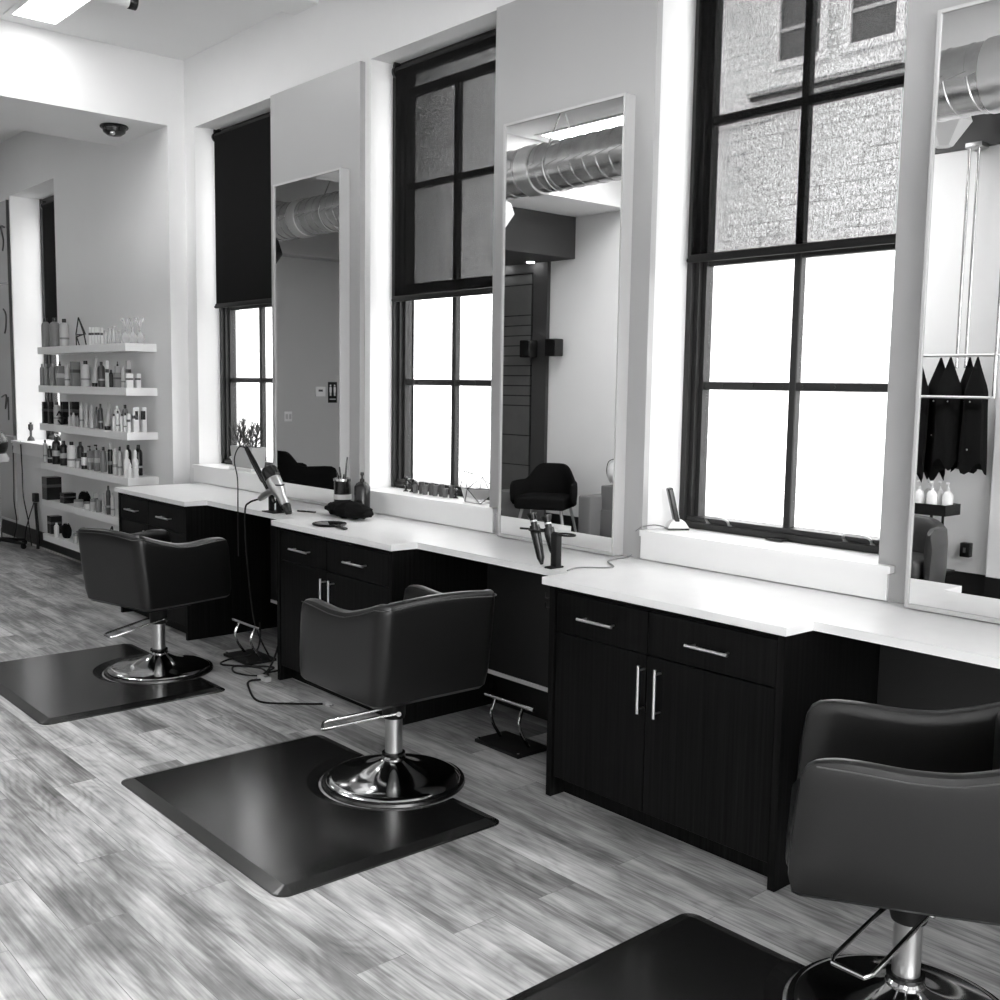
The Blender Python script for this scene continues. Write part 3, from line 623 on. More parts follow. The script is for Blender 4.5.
        P('nozzle', lathe(nb(), [(r*.5, h*.72), (r*.55, h*.76), (r*.5, h*.92), (r*.25, h), (0, h)], n=12), mt)
    elif kind == 'pouch':
        secs = []
        for j in range(9):
            u = j/8; q = math.sin(PI*(.12+.8*u))**.5
            secs.append([(r*.8*q*math.cos(2*PI*m/16)*(1+.08*math.sin(3*m)), r*1.5*q*math.sin(2*PI*m/16)*(1+.06*math.cos(5*m)), h*u*(1+.05*math.sin(m*2+j))) for m in range(16)])
        P('bag', rings(nb(), secs), 'blackfab'); P('zip', box(nb(), -r*.1, r*.1, -r*.8, r*.8, h*.98, h*1.03), 'mid')
    return o
for s, L in PRODUCTS.items():
    for i, q in enumerate(L): product(s, i, len(L), *q)

def wire_shape(name, label, loc, V, E, r, cat='ornament', solid=None, material='brass'):
    o = thing(name, label, cat, loc)
    bm = nb()
    for a, b in E: tube(bm, [V[a], V[b]], r, 6)
    obj('wire_frame', bm, material, o)
    if solid:
        bm = nb(); vs = [bm.verts.new(V[i]) for i in solid[0]]
        for f in solid[1]: bm.faces.new([vs[j] for j in f])
        bmesh.ops.solidify(bm, geom=bm.faces, thickness=.002); obj('glass', bm, 'clear', o)
    return o
V = [(0, .02, .245), (0, .09, .10), (0, -.10, .10), (-.03, .0, .075), (.05, 0, .1), (-.03, .0, .0), (.03, .09, .0), (.03, -.07, 0)]
wire_shape('wire_terrarium', 'black wire diamond ornament on the top product shelf', (3.39, 9.4, 1.9855), V, [(0, 1), (0, 2), (1, 3), (2, 3), (3, 5), (1, 6), (2, 7), (0, 4), (4, 1), (4, 2), (5, 6), (5, 7), (6, 7)], .0055)
V = [(-.02, 0, .12), (-.02, .09, .06), (-.02, -.09, .06), (.0, .0, 0), (.03, 0, .06)]
wire_shape('wire_diamond', 'small black and white diamond ornament on the third product shelf', (3.35, 9.79, 1.2905), V, [(0, 1), (0, 2), (1, 3), (2, 3), (0, 4), (4, 3), (1, 4), (2, 4)], .007, material='matt')
V = [(0, .0, .2), (-.06, .1, 0), (-.06, -.12, 0), (.04, 0, 0)]
wire_shape('wire_stand', 'triangular black wire stand on the lowest product shelf', (3.44, 8.9, .2605), V, [(0, 1), (0, 2), (1, 2), (0, 3)], .005)

# ------------------------------------------------------------------ things on worktop and sills
WT = .9205; SL = 1.0582
pl = thing('potted_plant', 'spiky succulent in a pale pot on the far window sill', 'plant', (3.74, 7.05, SL))
bm = nb(); box(bm, -.068, .068, -.17, .17, 0, .018, .003); obj('saucer', bm, 'trim', pl)
secs = [[(sx*.06*q, sy*.165*q, z) for sx, sy in ((-1, -1), (1, -1), (1, 1), (-1, 1))] for q, z in ((.86, .018), (1.0, .17), (.94, .17), (.92, .155))]
obj('pot', rings(nb(), secs), 'pot', pl, False)
random.seed(3)
for q in range(9):
    bm = nb(); cx, cy = random.uniform(-.03, .03), -.13+.0325*q; lean = Vector((random.uniform(-.3, .3), random.uniform(-.8, .8), 1)).normalized(); H = random.uniform(.09, .20)
    for j in range(26):
        u = j/25; base = Vector((cx, cy, .158)) + lean*H*u; a = j*2.4; l = .105*(1-.3*u)
        d = Vector((math.cos(a), math.sin(a), .55+u*.9)).normalized()
        tip = base + d*l + Vector((0, 0, .012)); side = d.cross(Vector((0, 0, 1))).normalized()*.0046
        midp = base + d*l*.45
        vs = [bm.verts.new(base+side*.5), bm.verts.new(midp+side), bm.verts.new(tip), bm.verts.new(midp-side), bm.verts.new(base-side*.5), bm.verts.new(midp+Vector((0, 0, .003)))]
        for f in ((0, 1, 5), (1, 2, 5), (2, 3, 5), (3, 4, 5), (4, 0, 5)): bm.faces.new([vs[z] for z in f])
    tube(bm, [(cx, cy, .15), tuple(Vector((cx, cy, .158))+lean*H)], .004, 6)
    obj('leaf_rosette', bm, 'leaf', pl)

# stand with hair dryer and curling iron at the worktop edge (far station)
st_ = thing('tool_stand', 'black wire tool stand at the worktop edge of the far station', 'stand', (3.175, 5.66, WT))
bm = nb()
for yy, z1 in ((-.05, .16), (.04, .17)):
    box(bm, -.012, .012, yy-.017, yy+.017, .004, z1, .003)
box(bm, -.05, .06, -.07, .07, 0, .006, .002); obj('post', bm, 'matt', st_)
bm = nb()
for c, rr in (((0, -.05, .17), .03), ((0, .04, .175), .026)):
    tube(bm, [(c[0]+rr*math.cos(2*PI*i/16), c[1]+rr*math.sin(2*PI*i/16), c[2]) for i in range(17)], .004, 6)
obj('ring', bm, 'matt', st_)
def along(o, e):  # rotation that maps +Z to the given direction
    return Vector(e).to_track_quat('Z', 'Y').to_euler()
dr = thing('hair_dryer', 'black and steel hair dryer resting in the tool stand', 'hair dryer', (3.175, 5.61, WT+.13))
dirn = along(None, (-.06, .42, .55))
body = obj('barrel', lathe(nb(), [(0, -.10), (.028, -.10), (.03, -.04), (.042, .0), (.046, .05), (.046, .09), (.0, .09)], n=24), 'brushed', dr, rot=dirn)
obj('rear_grille', lathe(nb(), [(.048, .088), (.05, .1), (.05, .15), (.042, .165), (.0, .165)], n=24), 'black', dr, rot=dirn)
obj('nozzle', lathe(nb(), [(.03, -.098), (.032, -.11), (.018, -.16), (0, -.16)], n=20), 'black', dr, rot=dirn)
obj('handle', tube(nb(), smooth_path([(0, .03, .0), (-.01, .09, -.01), (-.03, .18, -.06)], 5), [.022]*9+[.019, .016], 12), 'brushed', dr)
obj('cord', tube(nb(), smooth_path([(-.03, .18, -.06), (-.07, .235, -.085), (-.10, .235, -.14), (-.105, .21, -.4), (-.09, .15, -.8), (-.05, .05, -1.0), (.0, .1, -1.04)], 6), .006, 6), 'matt', dr)
ci = thing('curling_iron', 'black curling iron leaning out of the tool stand', 'curling iron', (3.175, 5.71, WT+.1))
d2 = along(None, (-.05, .48, .52))
obj('barrel', lathe(nb(), [(0, -.06), (.011, -.06), (.011, .10), (.014, .105), (.017, .12), (.018, .26), (.013, .37), (0, .375)], n=16), 'black', ci, rot=d2)
tip = Vector((-.05, .48, .52)).normalized()*.37
obj('cord', tube(nb(), smooth_path([tuple(tip), (tip.x-.02, tip.y+.06, tip.z+.0), (tip.x-.03, tip.y+.1, tip.z-.08), (tip.x-.03, tip.y+.06, tip.z-.2), (tip.x-.04, tip.y+.04, -.12), (tip.x-.06, tip.y+.0, -.4)], 6), .004, 6), 'matt', ci)

sj = thing('brush_jar', 'glass jar of black combs and brushes beside the far mirror', 'jar', (3.46, 5.36, WT))
obj('glass', lathe(nb(), [(0, 0), (.05, 0), (.052, .005), (.05, .195), (.052, .2)], n=24), 'black', sj)
obj('label_band', lathe(nb(), [(.053, .09), (.053, .12)], n=24), 'light', sj)
obj('lid', lathe(nb(), [(.054, .2), (.054, .213), (.03, .222), (0, .224)], n=24), 'chrome', sj)
for a, hh in ((0, .34), (1.5, .28), (3, .25), (4.4, .24)):
    obj('comb', tube(nb(), [(.02*math.cos(a),   .02*math.sin(a), .21), (.035*math.cos(a), .035*math.sin(a), hh)], [.006, .004], 6), 'black', sj)
sb = thing('spray_bottle', 'tall black spray bottle between the brush jar and the window sill', 'bottle', (3.52, 5.24, WT))
obj('body', lathe(nb(), [(0, 0), (.045, 0), (.047, .01), (.047, .17), (.035, .19), (.02, .2), (0, .2)], n=20), 'black', sb)
obj('pump', lathe(nb(), [(.014, .2), (.014, .215), (.006, .22), (.006, .235), (.011, .24), (.011, .255), (0, .258)], n=12), 'black', sb)
# black cloth bundle
secs = []
for j in range(15):
    u = j/14; yy = -.2+.4*u; q = math.sin(PI*(.07+.86*u))**.6
    secs.append([((.085*q*(1+.15*math.sin(2*j)))*math.cos(2*PI*m/20), yy+.012*math.sin(m*1.3+j), max(.001, .045+.05*q*math.sin(2*PI*m/20)*(1+.18*math.sin(3*m+j)))) for m in range(20)])
tag(obj('folded_towel', rings(nb(), secs), 'blackfab', loc=(3.395, 5.19, WT)), 'black cloth bundle lying on the worktop below the spray bottle', 'towel')
hm = thing('hand_mirror', 'oval black hand mirror lying flat near the worktop edge', 'hand mirror', (3.12, 4.95, WT), math.radians(-10))
bm = nb(); box(bm, -.02, .02, -.02, .02, 0, .001); bm.clear()
obj('rim', lathe(bm, [(0, .001), (.088, .001), (.095, .007), (.092, .013), (.08, .013), (.08, .010), (0, .010)], (0, .02, 0), n=32), 'black', hm)
obj('glass', lathe(nb(), [(0, .0104), (.079, .0104), (.079, .0112), (0, .0112)], (0, .02, 0), n=32), 'mirror', hm)
obj('handle', box(nb(), -.012, .012, -.21, -.07, .002, .014, .005), 'black', hm)
hc = thing('hair_clips', 'pair of small black hair clips on the worktop before the far mirror', 'hair clip', (3.34, 5.52, WT), .4)
for s in (0, 1): obj('clip', box(nb(), -.006, .006, -.035+.07*s, .03+.07*s, 0, .01, .003), 'black', hc)

# middle sill: glasses and terrarium
spots = [(3.755, 5.125, 'candlestick', 0.095), (3.765, 5.077, 'candlestick', 0.085), (3.755, 5.03, 'votive_holder', 0.05), (3.765, 4.982, 'votive_holder', 0.07), (3.755, 4.935, 'votive_holder', 0.055), (3.765, 4.888, 'votive_holder', 0.07), (3.755, 4.84, 'votive_holder', 0.06), (3.765, 4.793, 'votive_holder', 0.07), (3.755, 4.745, 'votive_holder', 0.05), (3.765, 4.697, 'votive_holder', 0.068), (3.755, 4.65, 'candlestick', 0.06)]
for i, (x, yy, k, h) in enumerate(spots):
    dk = i % 2 == 1 or i == 0 or i == 10
    lab = ('dark turned candlestick' if k == 'candlestick' else ('dark glass votive' if dk else 'smoky clear glass votive')) + ', %s from the left on the middle window sill' % num[i]
    o = thing(k, lab, 'candle holder', (x, yy, SL), 0, 'glass holders on the middle sill')
    if k == 'candlestick':
        obj('stem', lathe(nb(), [(0, 0), (.016, 0), (.016, .006), (.006, .012), (.006, h*.35), (.012, h*.42), (.006, h*.5), (.006, h*.7), (.013, h*.8), (.014, h*.92), (.0, h)], n=14), 'black', o)
        obj('foot_ring', lathe(nb(), [(.017, .001), (.017, .004)], n=14), 'chrome', o)
    else:
        obj('cup', lathe(nb(), [(0, 0), (.015, 0), (.018, h), (.0155, h), (.013, .012), (0, .012)], n=16), 'dark' if dk else 'smoke', o)
        obj('candle', lathe(nb(), [(0, .0125), (.0115, .0125), (.0125, h*.5), (0, h*.5)], n=12), 'mid', o)
V = [(0, .12, .165), (-.02, -.05, .14), (.03, -.14, .08), (-.05, .03, .075), (0, .15, .075), (-.05, -.08, .0), (-.04, .06, 0), (.04, .05, 0), (.05, -.09, .0), (.05, .02, .14)]
wire_shape('wire_terrarium', 'large geometric glass and wire terrarium at the right end of the middle sill', (3.74, 4.44, SL), V, [(0, 1), (1, 2), (0, 3), (1, 3), (2, 3), (0, 4), (4, 3), (3, 5), (3, 6), (2, 5), (4, 6), (5, 6), (6, 7), (7, 8), (8, 5), (4, 7), (2, 8), (0, 9), (9, 1), (9, 7), (9, 8)], .0022, solid=([2, 3, 4, 5, 6], [(1, 4, 3), (1, 3, 0), (1, 2, 4)]))

# middle station: holder with two curling irons
hs = thing('iron_holder', 'black two ring iron holder clamped at the worktop step', 'stand', (3.17, 3.235, WT-.0))
bm = nb(); box(bm, -.016, .016, -.018, .018, .0, .15, .003); box(bm, -.05, .03, -.02, .02, 0, .008, .003); obj('post', bm, 'matt', hs)
bm = nb()
for cy in (-.06, .12):
    for rr in (.03,): tube(bm, [(rr*math.cos(2*PI*i/18), cy+.034*math.sin(2*PI*i/18)*1.3, .15) for i in range(19)], .0045, 6)
tube(bm, [(0, -.02, .15), (0, .08, .15)], .005, 6); tube(bm, [(0, .165, .15), (-.01, .22, .148)], .005, 6); obj('ring', bm, 'matt', hs)
for i, (yy, lab) in enumerate(((3.325, 'black flat iron hanging in the left ring of the iron holder'), (3.235, 'black curling iron standing in the right ring of the iron holder'))):
    o = thing('flat_iron' if i == 0 else 'curling_iron', lab, 'curling iron', (3.17, yy+.04, WT+.14))
    tl = along(None, (.0, .30, .95)); z0 = -.145 if i == 0 else -.10
    obj('barrel', lathe(nb(), [(0, z0), (.006, z0), (.017, z0+.03), (.022, -.02), (.024, .0), (.022, .03), (0, .03)], n=14), 'black', o, rot=tl)
    obj('grip', lathe(nb(), [(.015, .03), (.015, .055), (.024, .075), (.025, .085), (.0, .09)], n=14), 'black', o, rot=tl)
    obj('trim_ring', lathe(nb(), [(.0165, .045), (.0165, .052)], n=14), 'brushed', o, rot=tl)

# phone with its cord
ph = thing('cordless_phone', 'cordless phone upright in its cradle on the nearest window sill', 'phone', (3.775, 3.07, SL), math.radians(55))
secs = [[(-.035*q, -.045*q, z), (.035*q, -.045*q, z), (.035*q, .05*q, z), (-.035*q, .05*q, z)] for q, z in ((1, 0), (1, .012), (.7, .035), (.45, .045))]
obj('cradle', rings(nb(), secs), 'white', ph, False); obj('cradle_base', box(nb(), -.037, .037, -.047, .052, 0, .01, .003), 'black', ph)
hd = obj('handset', box(nb(), -.022, .022, -.012, .012, .0, .175, .006, 3), 'black', ph, loc=(0, .0, .02), rot=(math.radians(-14), 0, 0))
obj('screen', box(nb(), -.016, .016, -.0135, -.012, .12, .155), 'light', hd, False); obj('keypad', box(nb(), -.016, .016, -.0135, -.012, .03, .105), 'white', hd, False)
obj('cord', tube(nb(), smooth_path([(-.03, .045, .008), (-.0, .10, .02), (.02, .16, .008), (.015, .19, -.01)], 5), .003, 6), 'mid', ph)
tag(obj('long_cable', tube(nb(), smooth_path([(3.145, 3.14, WT+.004), (3.24, 3.16, WT+.004), (3.36, 3.08, WT+.004), (3.46, 3.20, WT+.004), (3.55, 3.225, WT+.004), (3.645, 3.235, WT+.006), (3.67, 3.215, WT+.05), (3.68, 3.20, WT+.12)], 6), .0035, 6), 'mid'), 'thin grey cord crossing the worktop behind the iron holder', 'cord')

# cords on the floor under the far knee space
tag(obj('long_cable', tube(nb(), smooth_path([(3.10, 5.32, .60), (3.06, 5.36, .3), (2.97, 5.40, .03), (2.86, 5.55, .006), (2.92, 5.70, .006), (3.02, 5.56, .006), (2.95, 5.35, .006), (2.84, 5.36, .006), (2.77, 5.24, .006), (2.69, 4.98, .006), (2.81, 4.83, .006), (2.93, 4.73, .006)], 8), .006, 6), 'matt'), 'black power cord trailing over the floor to the middle cabinet', 'cord')
tag(obj('cable_tangle', tube(nb(), smooth_path([(3.2, 5.9, .2), (3.12, 5.8, .05), (2.95, 5.86, .006), (2.88, 5.78, .006), (2.98, 5.66, .006), (3.08, 5.52, .012), (2.98, 5.44, .012), (3.1, 5.42, .03), (3.16, 5.5, .1), (3.22, 5.4, .3)], 8), .006, 6), 'matt'), 'tangled black cord under the chrome footrest', 'cord')
o = thing('power_plug', 'pale plug lying on the floor beside the middle cabinet', 'plug', (2.945, 4.70, .0)); obj('body', box(nb(), -.012, .012, -.025, .02, 0, .018, .004), 'light', o)
bm = nb(); box(bm, -.008, -.005, -.04, -.025, .006, .012); box(bm, .005, .008, -.04, -.025, .006, .012); obj('prong', bm, 'chrome', o)
o = thing('power_strip', 'small pale power block on the floor by the middle cabinet', 'power strip', (2.92, 5.34, 0)); obj('body', box(nb(), -.02, .02, -.05, .05, 0, .025, .005), 'light', o); obj('socket', box(nb(), -.01, .01, -.03, -.01, .025, .027), 'dark', o)

# ------------------------------------------------------------------ far end: boards, dryer stand, cords
bd = thing('wall_sign', 'stack of glossy grey boards with dark script strokes at the left edge', 'sign', (XF, 12.5, 0))
for a, b in ((2.69, 3.52), (1.10, 2.675), (.2, 1.085)): obj('board', box(nb(), -.022, 0, -.73, .75, a, b, .002, 1), 'board', bd, False)
obj('edge_trim', box(nb(), -.028, 0, -.745, -.731, 1.1, 3.52), 'dark', bd, False)
for pts in ([(-.66, 3.25), (-.54, 3.27), (-.62, 3.12), (-.58, 3.02)], [(-.54, 2.42), (-.62, 2.36), (-.61, 2.24), (-.56, 2.17)], [(-.38, 1.50), (-.54, 1.52), (-.50, 1.38), (-.60, 1.50), (-.60, 1.26)], [(-.3, 3.3), (-.15, 3.15), (-.3, 3.05)], [(-.3, 2.45), (-.1, 2.3), (-.25, 2.1)]):
    obj('script_stroke', tube(nb(), smooth_path([(-.026, a, b) for a, b in pts], 5), .009, 6), 'dark', bd)
hd_ = thing('hood_dryer', 'black hood dryer on a wheeled stand at the left edge', 'hair dryer', (3.22, 11.25, 0))
for q in range(5):
    a = q*2*PI/5+.3; bm = nb(); tube(bm, [(0, 0, .09), (.26*math.cos(a), .26*math.sin(a), .055)], [.022, .014], 8); l = obj('leg', bm, 'matt', hd_)
    obj('caster', lathe(nb(), [(0, -.01), (.026, -.01), (.026, .01), (0, .01)], (.26*math.cos(a), .26*math.sin(a), .028), 14, 'y'), 'black', l)
obj('pole', tube(nb(), [(0, 0, .09), (0, 0, .95)], .014, 10), 'chrome', hd_)
obj('hood', sphere(nb(), (-.05, .08, 1.05), .17, 14, (1, 1, 1)), 'black', hd_)
obj('visor', lathe(nb(), [(.17, -.06), (.175, -.03), (.15, .02)], (-.05, .08, .93), 20), 'clear', hd_)
for i, (lab, pts) in enumerate((('wavy dark cord hanging from the far sill to the floor', [(3.5, 11.7, 1.0), (3.51, 11.74, .8), (3.49, 11.68, .6), (3.51, 11.76, .4), (3.5, 11.66, .2), (3.48, 11.7, .03)]),
        ('straight dark cord hanging below the far window sill', [(3.49, 11.42, 1.06), (3.50, 11.43, .8), (3.495, 11.40, .5), (3.505, 11.3, .25), (3.45, 11.05, .03)]))):
    tag(obj('hanging_cord', tube(nb(), smooth_path(pts, 6), .006, 6), 'matt'), lab, 'cord')
o = thing('socket_adapter', 'black plug adapter on the wall left of the lower product shelves', 'plug', (XF-.001, 11.12, .50))
obj('body', box(nb(), -.05, 0, -.035, .035, -.04, .05, .006), 'black', o); obj('cord', tube(nb(), smooth_path([(-.03, -.01, -.05), (-.04, -.06, -.2), (-.05, -.12, -.4), (-.07, -.16, -.495)], 6), .016, 6), 'matt', o)
obj('thin_cord', tube(nb(), smooth_path([(-.03, .04, -.05), (-.04, .16, -.2), (-.05, .25, -.35), (-.05, .3, -.48)], 6), .006, 6), 'matt', o)
o = thing('small_bottle', 'small dark gadget standing on the far window sill', 'bottle', (3.62, 11.5, SL)); obj('body', lathe(nb(), [(0, 0), (.04, 0), (.03, .03), (.012, .05), (.012, .1), (.025, .12), (.025, .17), (0, .175)], n=12), 'dark', o); obj('cap', lathe(nb(), [(.012, .175), (.012, .19), (0, .19)], n=8), 'black', o)

# ------------------------------------------------------------------ ceiling: panels, spot, camera dome, duct
def ceiling_light(x, y, label):
    r = thing('ceiling_light', label, 'light', (x, y, ZC), 0, 'recessed linear ceiling lights'); w, l = .14, .62
    bm = nb()
    for q in ((-w-.045, -w, -l-.05, l+.05), (w, w+.045, -l-.05, l+.05), (-w, w, -l-.05, -l), (-w, w, l, l+.05)): box(bm, q[0], q[1], q[2], q[3], -.012, 0, .002, 1)
    obj('frame', bm, 'ceil', r, False); obj('diffuser', box(nb(), -w, w, -l, l, -.006, -.001), 'lamp' if (x > 1 and y > 6) else 'lamp2', r, False)
names = {(0, 0): 'lit ceiling panel at the top left corner', (1, 0): 'lit ceiling panel seen in the middle mirror behind the duct'}
for i, x in enumerate((2.535, -.2)):
    for j, y in enumerate((7.1, 5.1, 1.7, -.3, -2.1)):
        if i == 0 and j > 0: continue
        ceiling_light(x, y, names.get((i, j), 'added unseen ceiling panel in the %s row, %s from the far end' % (('worktop side', 'opposite')[i], num[j])))  # opposite row past its first panel: unseen, added to brighten the floor
for i, (x, y) in enumerate(((1.9, 11.0),)): ceiling_light(x, y, 'added unseen ceiling panel beyond the beam')  # unseen panel added to light the space behind the beam
r = thing('track_spot', 'white cylinder spotlight with black rim at the top edge', 'light', (2.68, 6.62, 4.0))
obj('housing', lathe(nb(), [(0, -.16), (.042, -.16), (.042, .05), (0, .05)], (0, 0, 0), 20, 'x'), 'white', r); obj('rim', lathe(nb(), [(.043, .05), (.046, .055), (.046, .10), (.03, .10), (.028, .07), (0, .07)], (0, 0, 0), 20, 'x'), 'black', r)
obj('stem', tube(nb(), [(-.08, 0, .04), (-.08, 0, ZC-4.0)], .008, 8), 'white', r)
r = thing('dome_camera', 'small black dome camera under the white beam', 'camera', (3.262, 8.215, ZB))
obj('mount', lathe(nb(), [(0, 0), (.10, 0), (.105, -.012), (.1, -.02), (0, -.02)], n=28), 'black', r); obj('dome', lathe(nb(), [(.088, -.02), (.08, -.05), (.05, -.072), (0, -.08)], n=28), 'black', r); obj('lens', sphere(nb(), (-.03, -.045, -.06), .022, 10), 'chrome', r)
dk = thing('air_duct', 'round spiral galvanised air duct seen in the mirrors', 'duct', (.37, 0, 3.665))
prof = []; yy = -2.9
while yy < 12.7:
    prof += [(.215, yy), (.215, yy+.125), (.2205, yy+.13), (.2205, yy+.14), (.215, yy+.145)]; yy += .15
bm = nb(); rings_ = []
for rr, h in prof:
    rings_.append([(rr*math.cos(2*PI*i/40), h+.15*i/40, rr*math.sin(2*PI*i/40)) for i in range(40)])
obj('pipe', rings(bm, rings_), 'duct', dk)
for yy in (.1, 3.07, 7.30, 11.36):
    obj('coupling', lathe(nb(), [(.222, yy-.09), (.228, yy-.085), (.228, yy+.085), (.222, yy+.09)], (0, 0, 0), 40, 'y'), 'satin', dk)
for yy in (.9, 4.4, 7.0, 10.7):
    bm = nb(); tube(bm, [(-.225, yy, 0), (-.03, yy-.02, .45)], .006, 6); tube(bm, [(.225, yy, 0), (.03, yy-.02, .45)], .006, 6); tube(bm, [(.226*math.cos(PI+PI*i/16), yy, .226*math.sin(PI+PI*i/16)) for i in range(17)], .006, 6); obj('hanger_strap', bm, 'brushed', dk)

# ------------------------------------------------------------------ opposite side, seen in the mirrors
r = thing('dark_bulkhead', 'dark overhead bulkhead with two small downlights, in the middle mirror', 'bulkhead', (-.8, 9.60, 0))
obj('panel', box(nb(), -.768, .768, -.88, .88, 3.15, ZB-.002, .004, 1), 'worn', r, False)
for x, y in ((-.64, -.27), (-.64, .26), (-.1, -.27)): obj('downlight', lathe(nb(), [(0, 0), (.045, 0), (.05, -.006), (0, -.006)], (x, y, 3.15), 20), 'spot', r)
r = thing('plank_door', 'dark door with horizontal planks and wide frame, in the middle mirror', 'door', (-1.57, 10.1, 0))
bm = nb(); box(bm, 0, .05, -.98, -.74, 0, 3.148); box(bm, 0, .05, .9, 1.1, 0, 3.15); box(bm, 0, .05, -.74, .9, 3.04, 3.15); obj('door_frame', bm, 'worn', r, False)
bm = nb(); z = .02
while z < 2.98:
    big = z < 1.4 or z > 2.5; h = .36 if big else .12; h = min(h, 3.03-z); box(bm, .012, .03, -.69, .9, z+.014, z+h); z += h
obj('planks', bm, 'paneldark', r, False); obj('gap_strip', box(nb(), 0, .012, -.74, .9, 0, 3.04), 'matt', r, False)
for i, (y, z, lab) in enumerate(((8.92, 2.15, 'black wall speaker on the white wall, in the middle mirror'), (9.30, 2.14, 'black wall speaker on the dark door frame, in the middle mirror'))):
    o = thing('wall_speaker', lab, 'speaker', (-1.57+.05*i, y, z), 0, 'black wall speakers'); obj('cabinet', box(nb(), .05, .18, -.09, .09, -.1, .1, .012), 'black', o); obj('bracket', box(nb(), 0, .05, -.015, .015, -.02, .02), 'matt', o); obj('grille', box(nb(), .18, .184, -.075, .075, -.085, .085), 'blackfab', o)
def tub_chair(name, label, loc, rz, legs, body, w=.66, d=.58, hs=.45, hb=.80, ha=.64, cat='armchair'):
    r = thing(name, label, cat, loc, rz); W = w/2; D = d/2
    # curved back wrapping into arms, front is +y
    secs = []; N = 27
    for i in range(N):
        a = PI*(i/(N-1)); x = -W*math.cos(a)*1.0; y = -D+.06 - 0 if False else D*.85 - (D*1.75)*math.sin(a)**.55
        t = math.sin(a); zt = ha + (hb-ha)*ssm((t-.55)/.4); th = .028 if legs else .06
        ln = math.hypot(x, y) or 1; nx, ny = x/ln, y/ln
        secs.append([(x+nx*s*th, y+ny*s*th, z) for s, z in ((1, hs-.12 if legs else .06), (1, zt-.03), (.5, zt), (-.5, zt), (-1, zt-.03), (-1, hs-.12 if legs else .06))])
    obj('backrest', rings(nb(), secs), body, r, sub=1)
    obj('seat', box(nb(), -W+.05, W-.05, -D+.05, D, hs-.14, hs, .035, 3), body, r)
    if legs:
        for sx in (-1, 1):
            for sy in (-1, 1): obj('leg', tube(nb(), [(sx*(W-.12), sy*(D-.12), hs-.13), (sx*(W-.05), sy*(D-.03), 0)], [.02, .012], 8), 'wood', r)
    else:
        obj('plinth', box(nb(), -W+.08, W-.08, -D+.12, D-.06, 0, .32, .01), 'matt', r)
    return r
tub_chair('armchair', 'black fabric armchair with pale wooden legs, in the middle mirror', (-1.0, 8.52, 0), math.radians(-120), True, 'blackfab', w=.68, d=.62, hs=.5, hb=.84, ha=.66)
tub_chair('waiting_chair', 'grey vinyl tub chair below the capes, in the nearest mirror', (-.68, 4.22, 0), math.radians(-90), False, 'grayvin', w=.80, d=.56, hs=.43, hb=.72, ha=.68)
tub_chair('lounge_chair', 'black armchair before the grey wall, in the farthest mirror', (-.30, 12.6, 0), math.radians(90), False, 'blackfab', w=.72, d=.80, hs=.42, hb=.80, ha=.60)
r = thing('storage_box', 'grey box with a hand hole left of the black armchair, in the middle mirror', 'box', (-1.3, 9.30, 0))
obj('body', box(nb(), -.2, .2, -.22, .26, 0, .46, .004, 1), 'card', r, False); obj('hand_hole', lathe(nb(), [(0, .2002), (.035, .2002), (.035, .203), (0, .203)], (0, -.1, .38), 16, 'x'), 'matt', r)
r = thing('side_ottoman', 'grey ottoman right of the black armchair, in the middle mirror', 'ottoman', (-1.17, 7.86, 0))
obj('body', box(nb(), -.25, .25, -.09, .09, .02, .55, .02, 3), 'card', r); obj('foot', box(nb(), -.2, .2, -.06, .06, 0, .02), 'matt', r)
r = thing('low_cabinet', 'grey low cabinet under the white globe, in the middle mirror', 'cabinet', (-1.32, 7.62, 0))
obj('body', box(nb(), -.22, .22, -.2, .17, 0, .66, .012, 2), 'card', r); obj('door', box(nb(), .2205, .235, -.19, .16, .05, .4, .004), 'card', r)
r = thing('globe_ornament', 'white globe ornament with thin wire and dark spot on the low cabinet', 'ornament', (-1.28, 7.70, .6605))
obj('globe', sphere(nb(), (0, 0, .13), .13, 18), 'white', r); obj('wire', tube(nb(), smooth_path([(.02, .1, .02), (.03, .15, .12), (.03, .13, .24), (.02, .05, .28)], 5), .004, 6), 'matt', r); obj('spot', sphere(nb(), (.10, -.06, .16), .035, 10), 'black', r)
# capes on rails
rk = thing('cape_rack', 'chrome rail rack on the left wall holding black capes, in the nearest mirror', 'rack', (-1.3, 4.1, 0))
for z, x in ((2.0, 0), (1.665, .125)): obj('rail', tube(nb(), [(x, -.36, z), (x, .75, z)], .012, 10), 'satin', rk)
obj('rail_arm', tube(nb(), [(0, -.33, 1.665), (.125, -.33, 1.665)], .010, 8), 'satin', rk)
for y, x, a, b in ((.055, -.15, 1.9, 3.7), (-.02, -.15, 1.9, 3.7), (-.33, 0, 1.665, 3.2)): obj('upright', tube(nb(), [(x, y, a), (x, y, b)], .014, 10), 'chrome', rk)
obj('wall_arm', tube(nb(), [(-.27, .02, 2.0), (0, .02, 2.0)], .01, 8), 'satin', rk); obj('top_clamp', box(nb(), -.26, -.13, -.05, .085, 3.66, 3.70, .004), 'brushed', rk); obj('ceiling_arm', tube(nb(), [(0, -.33, 3.2), (0, -.33, ZC)], .012, 8), 'chrome', rk)
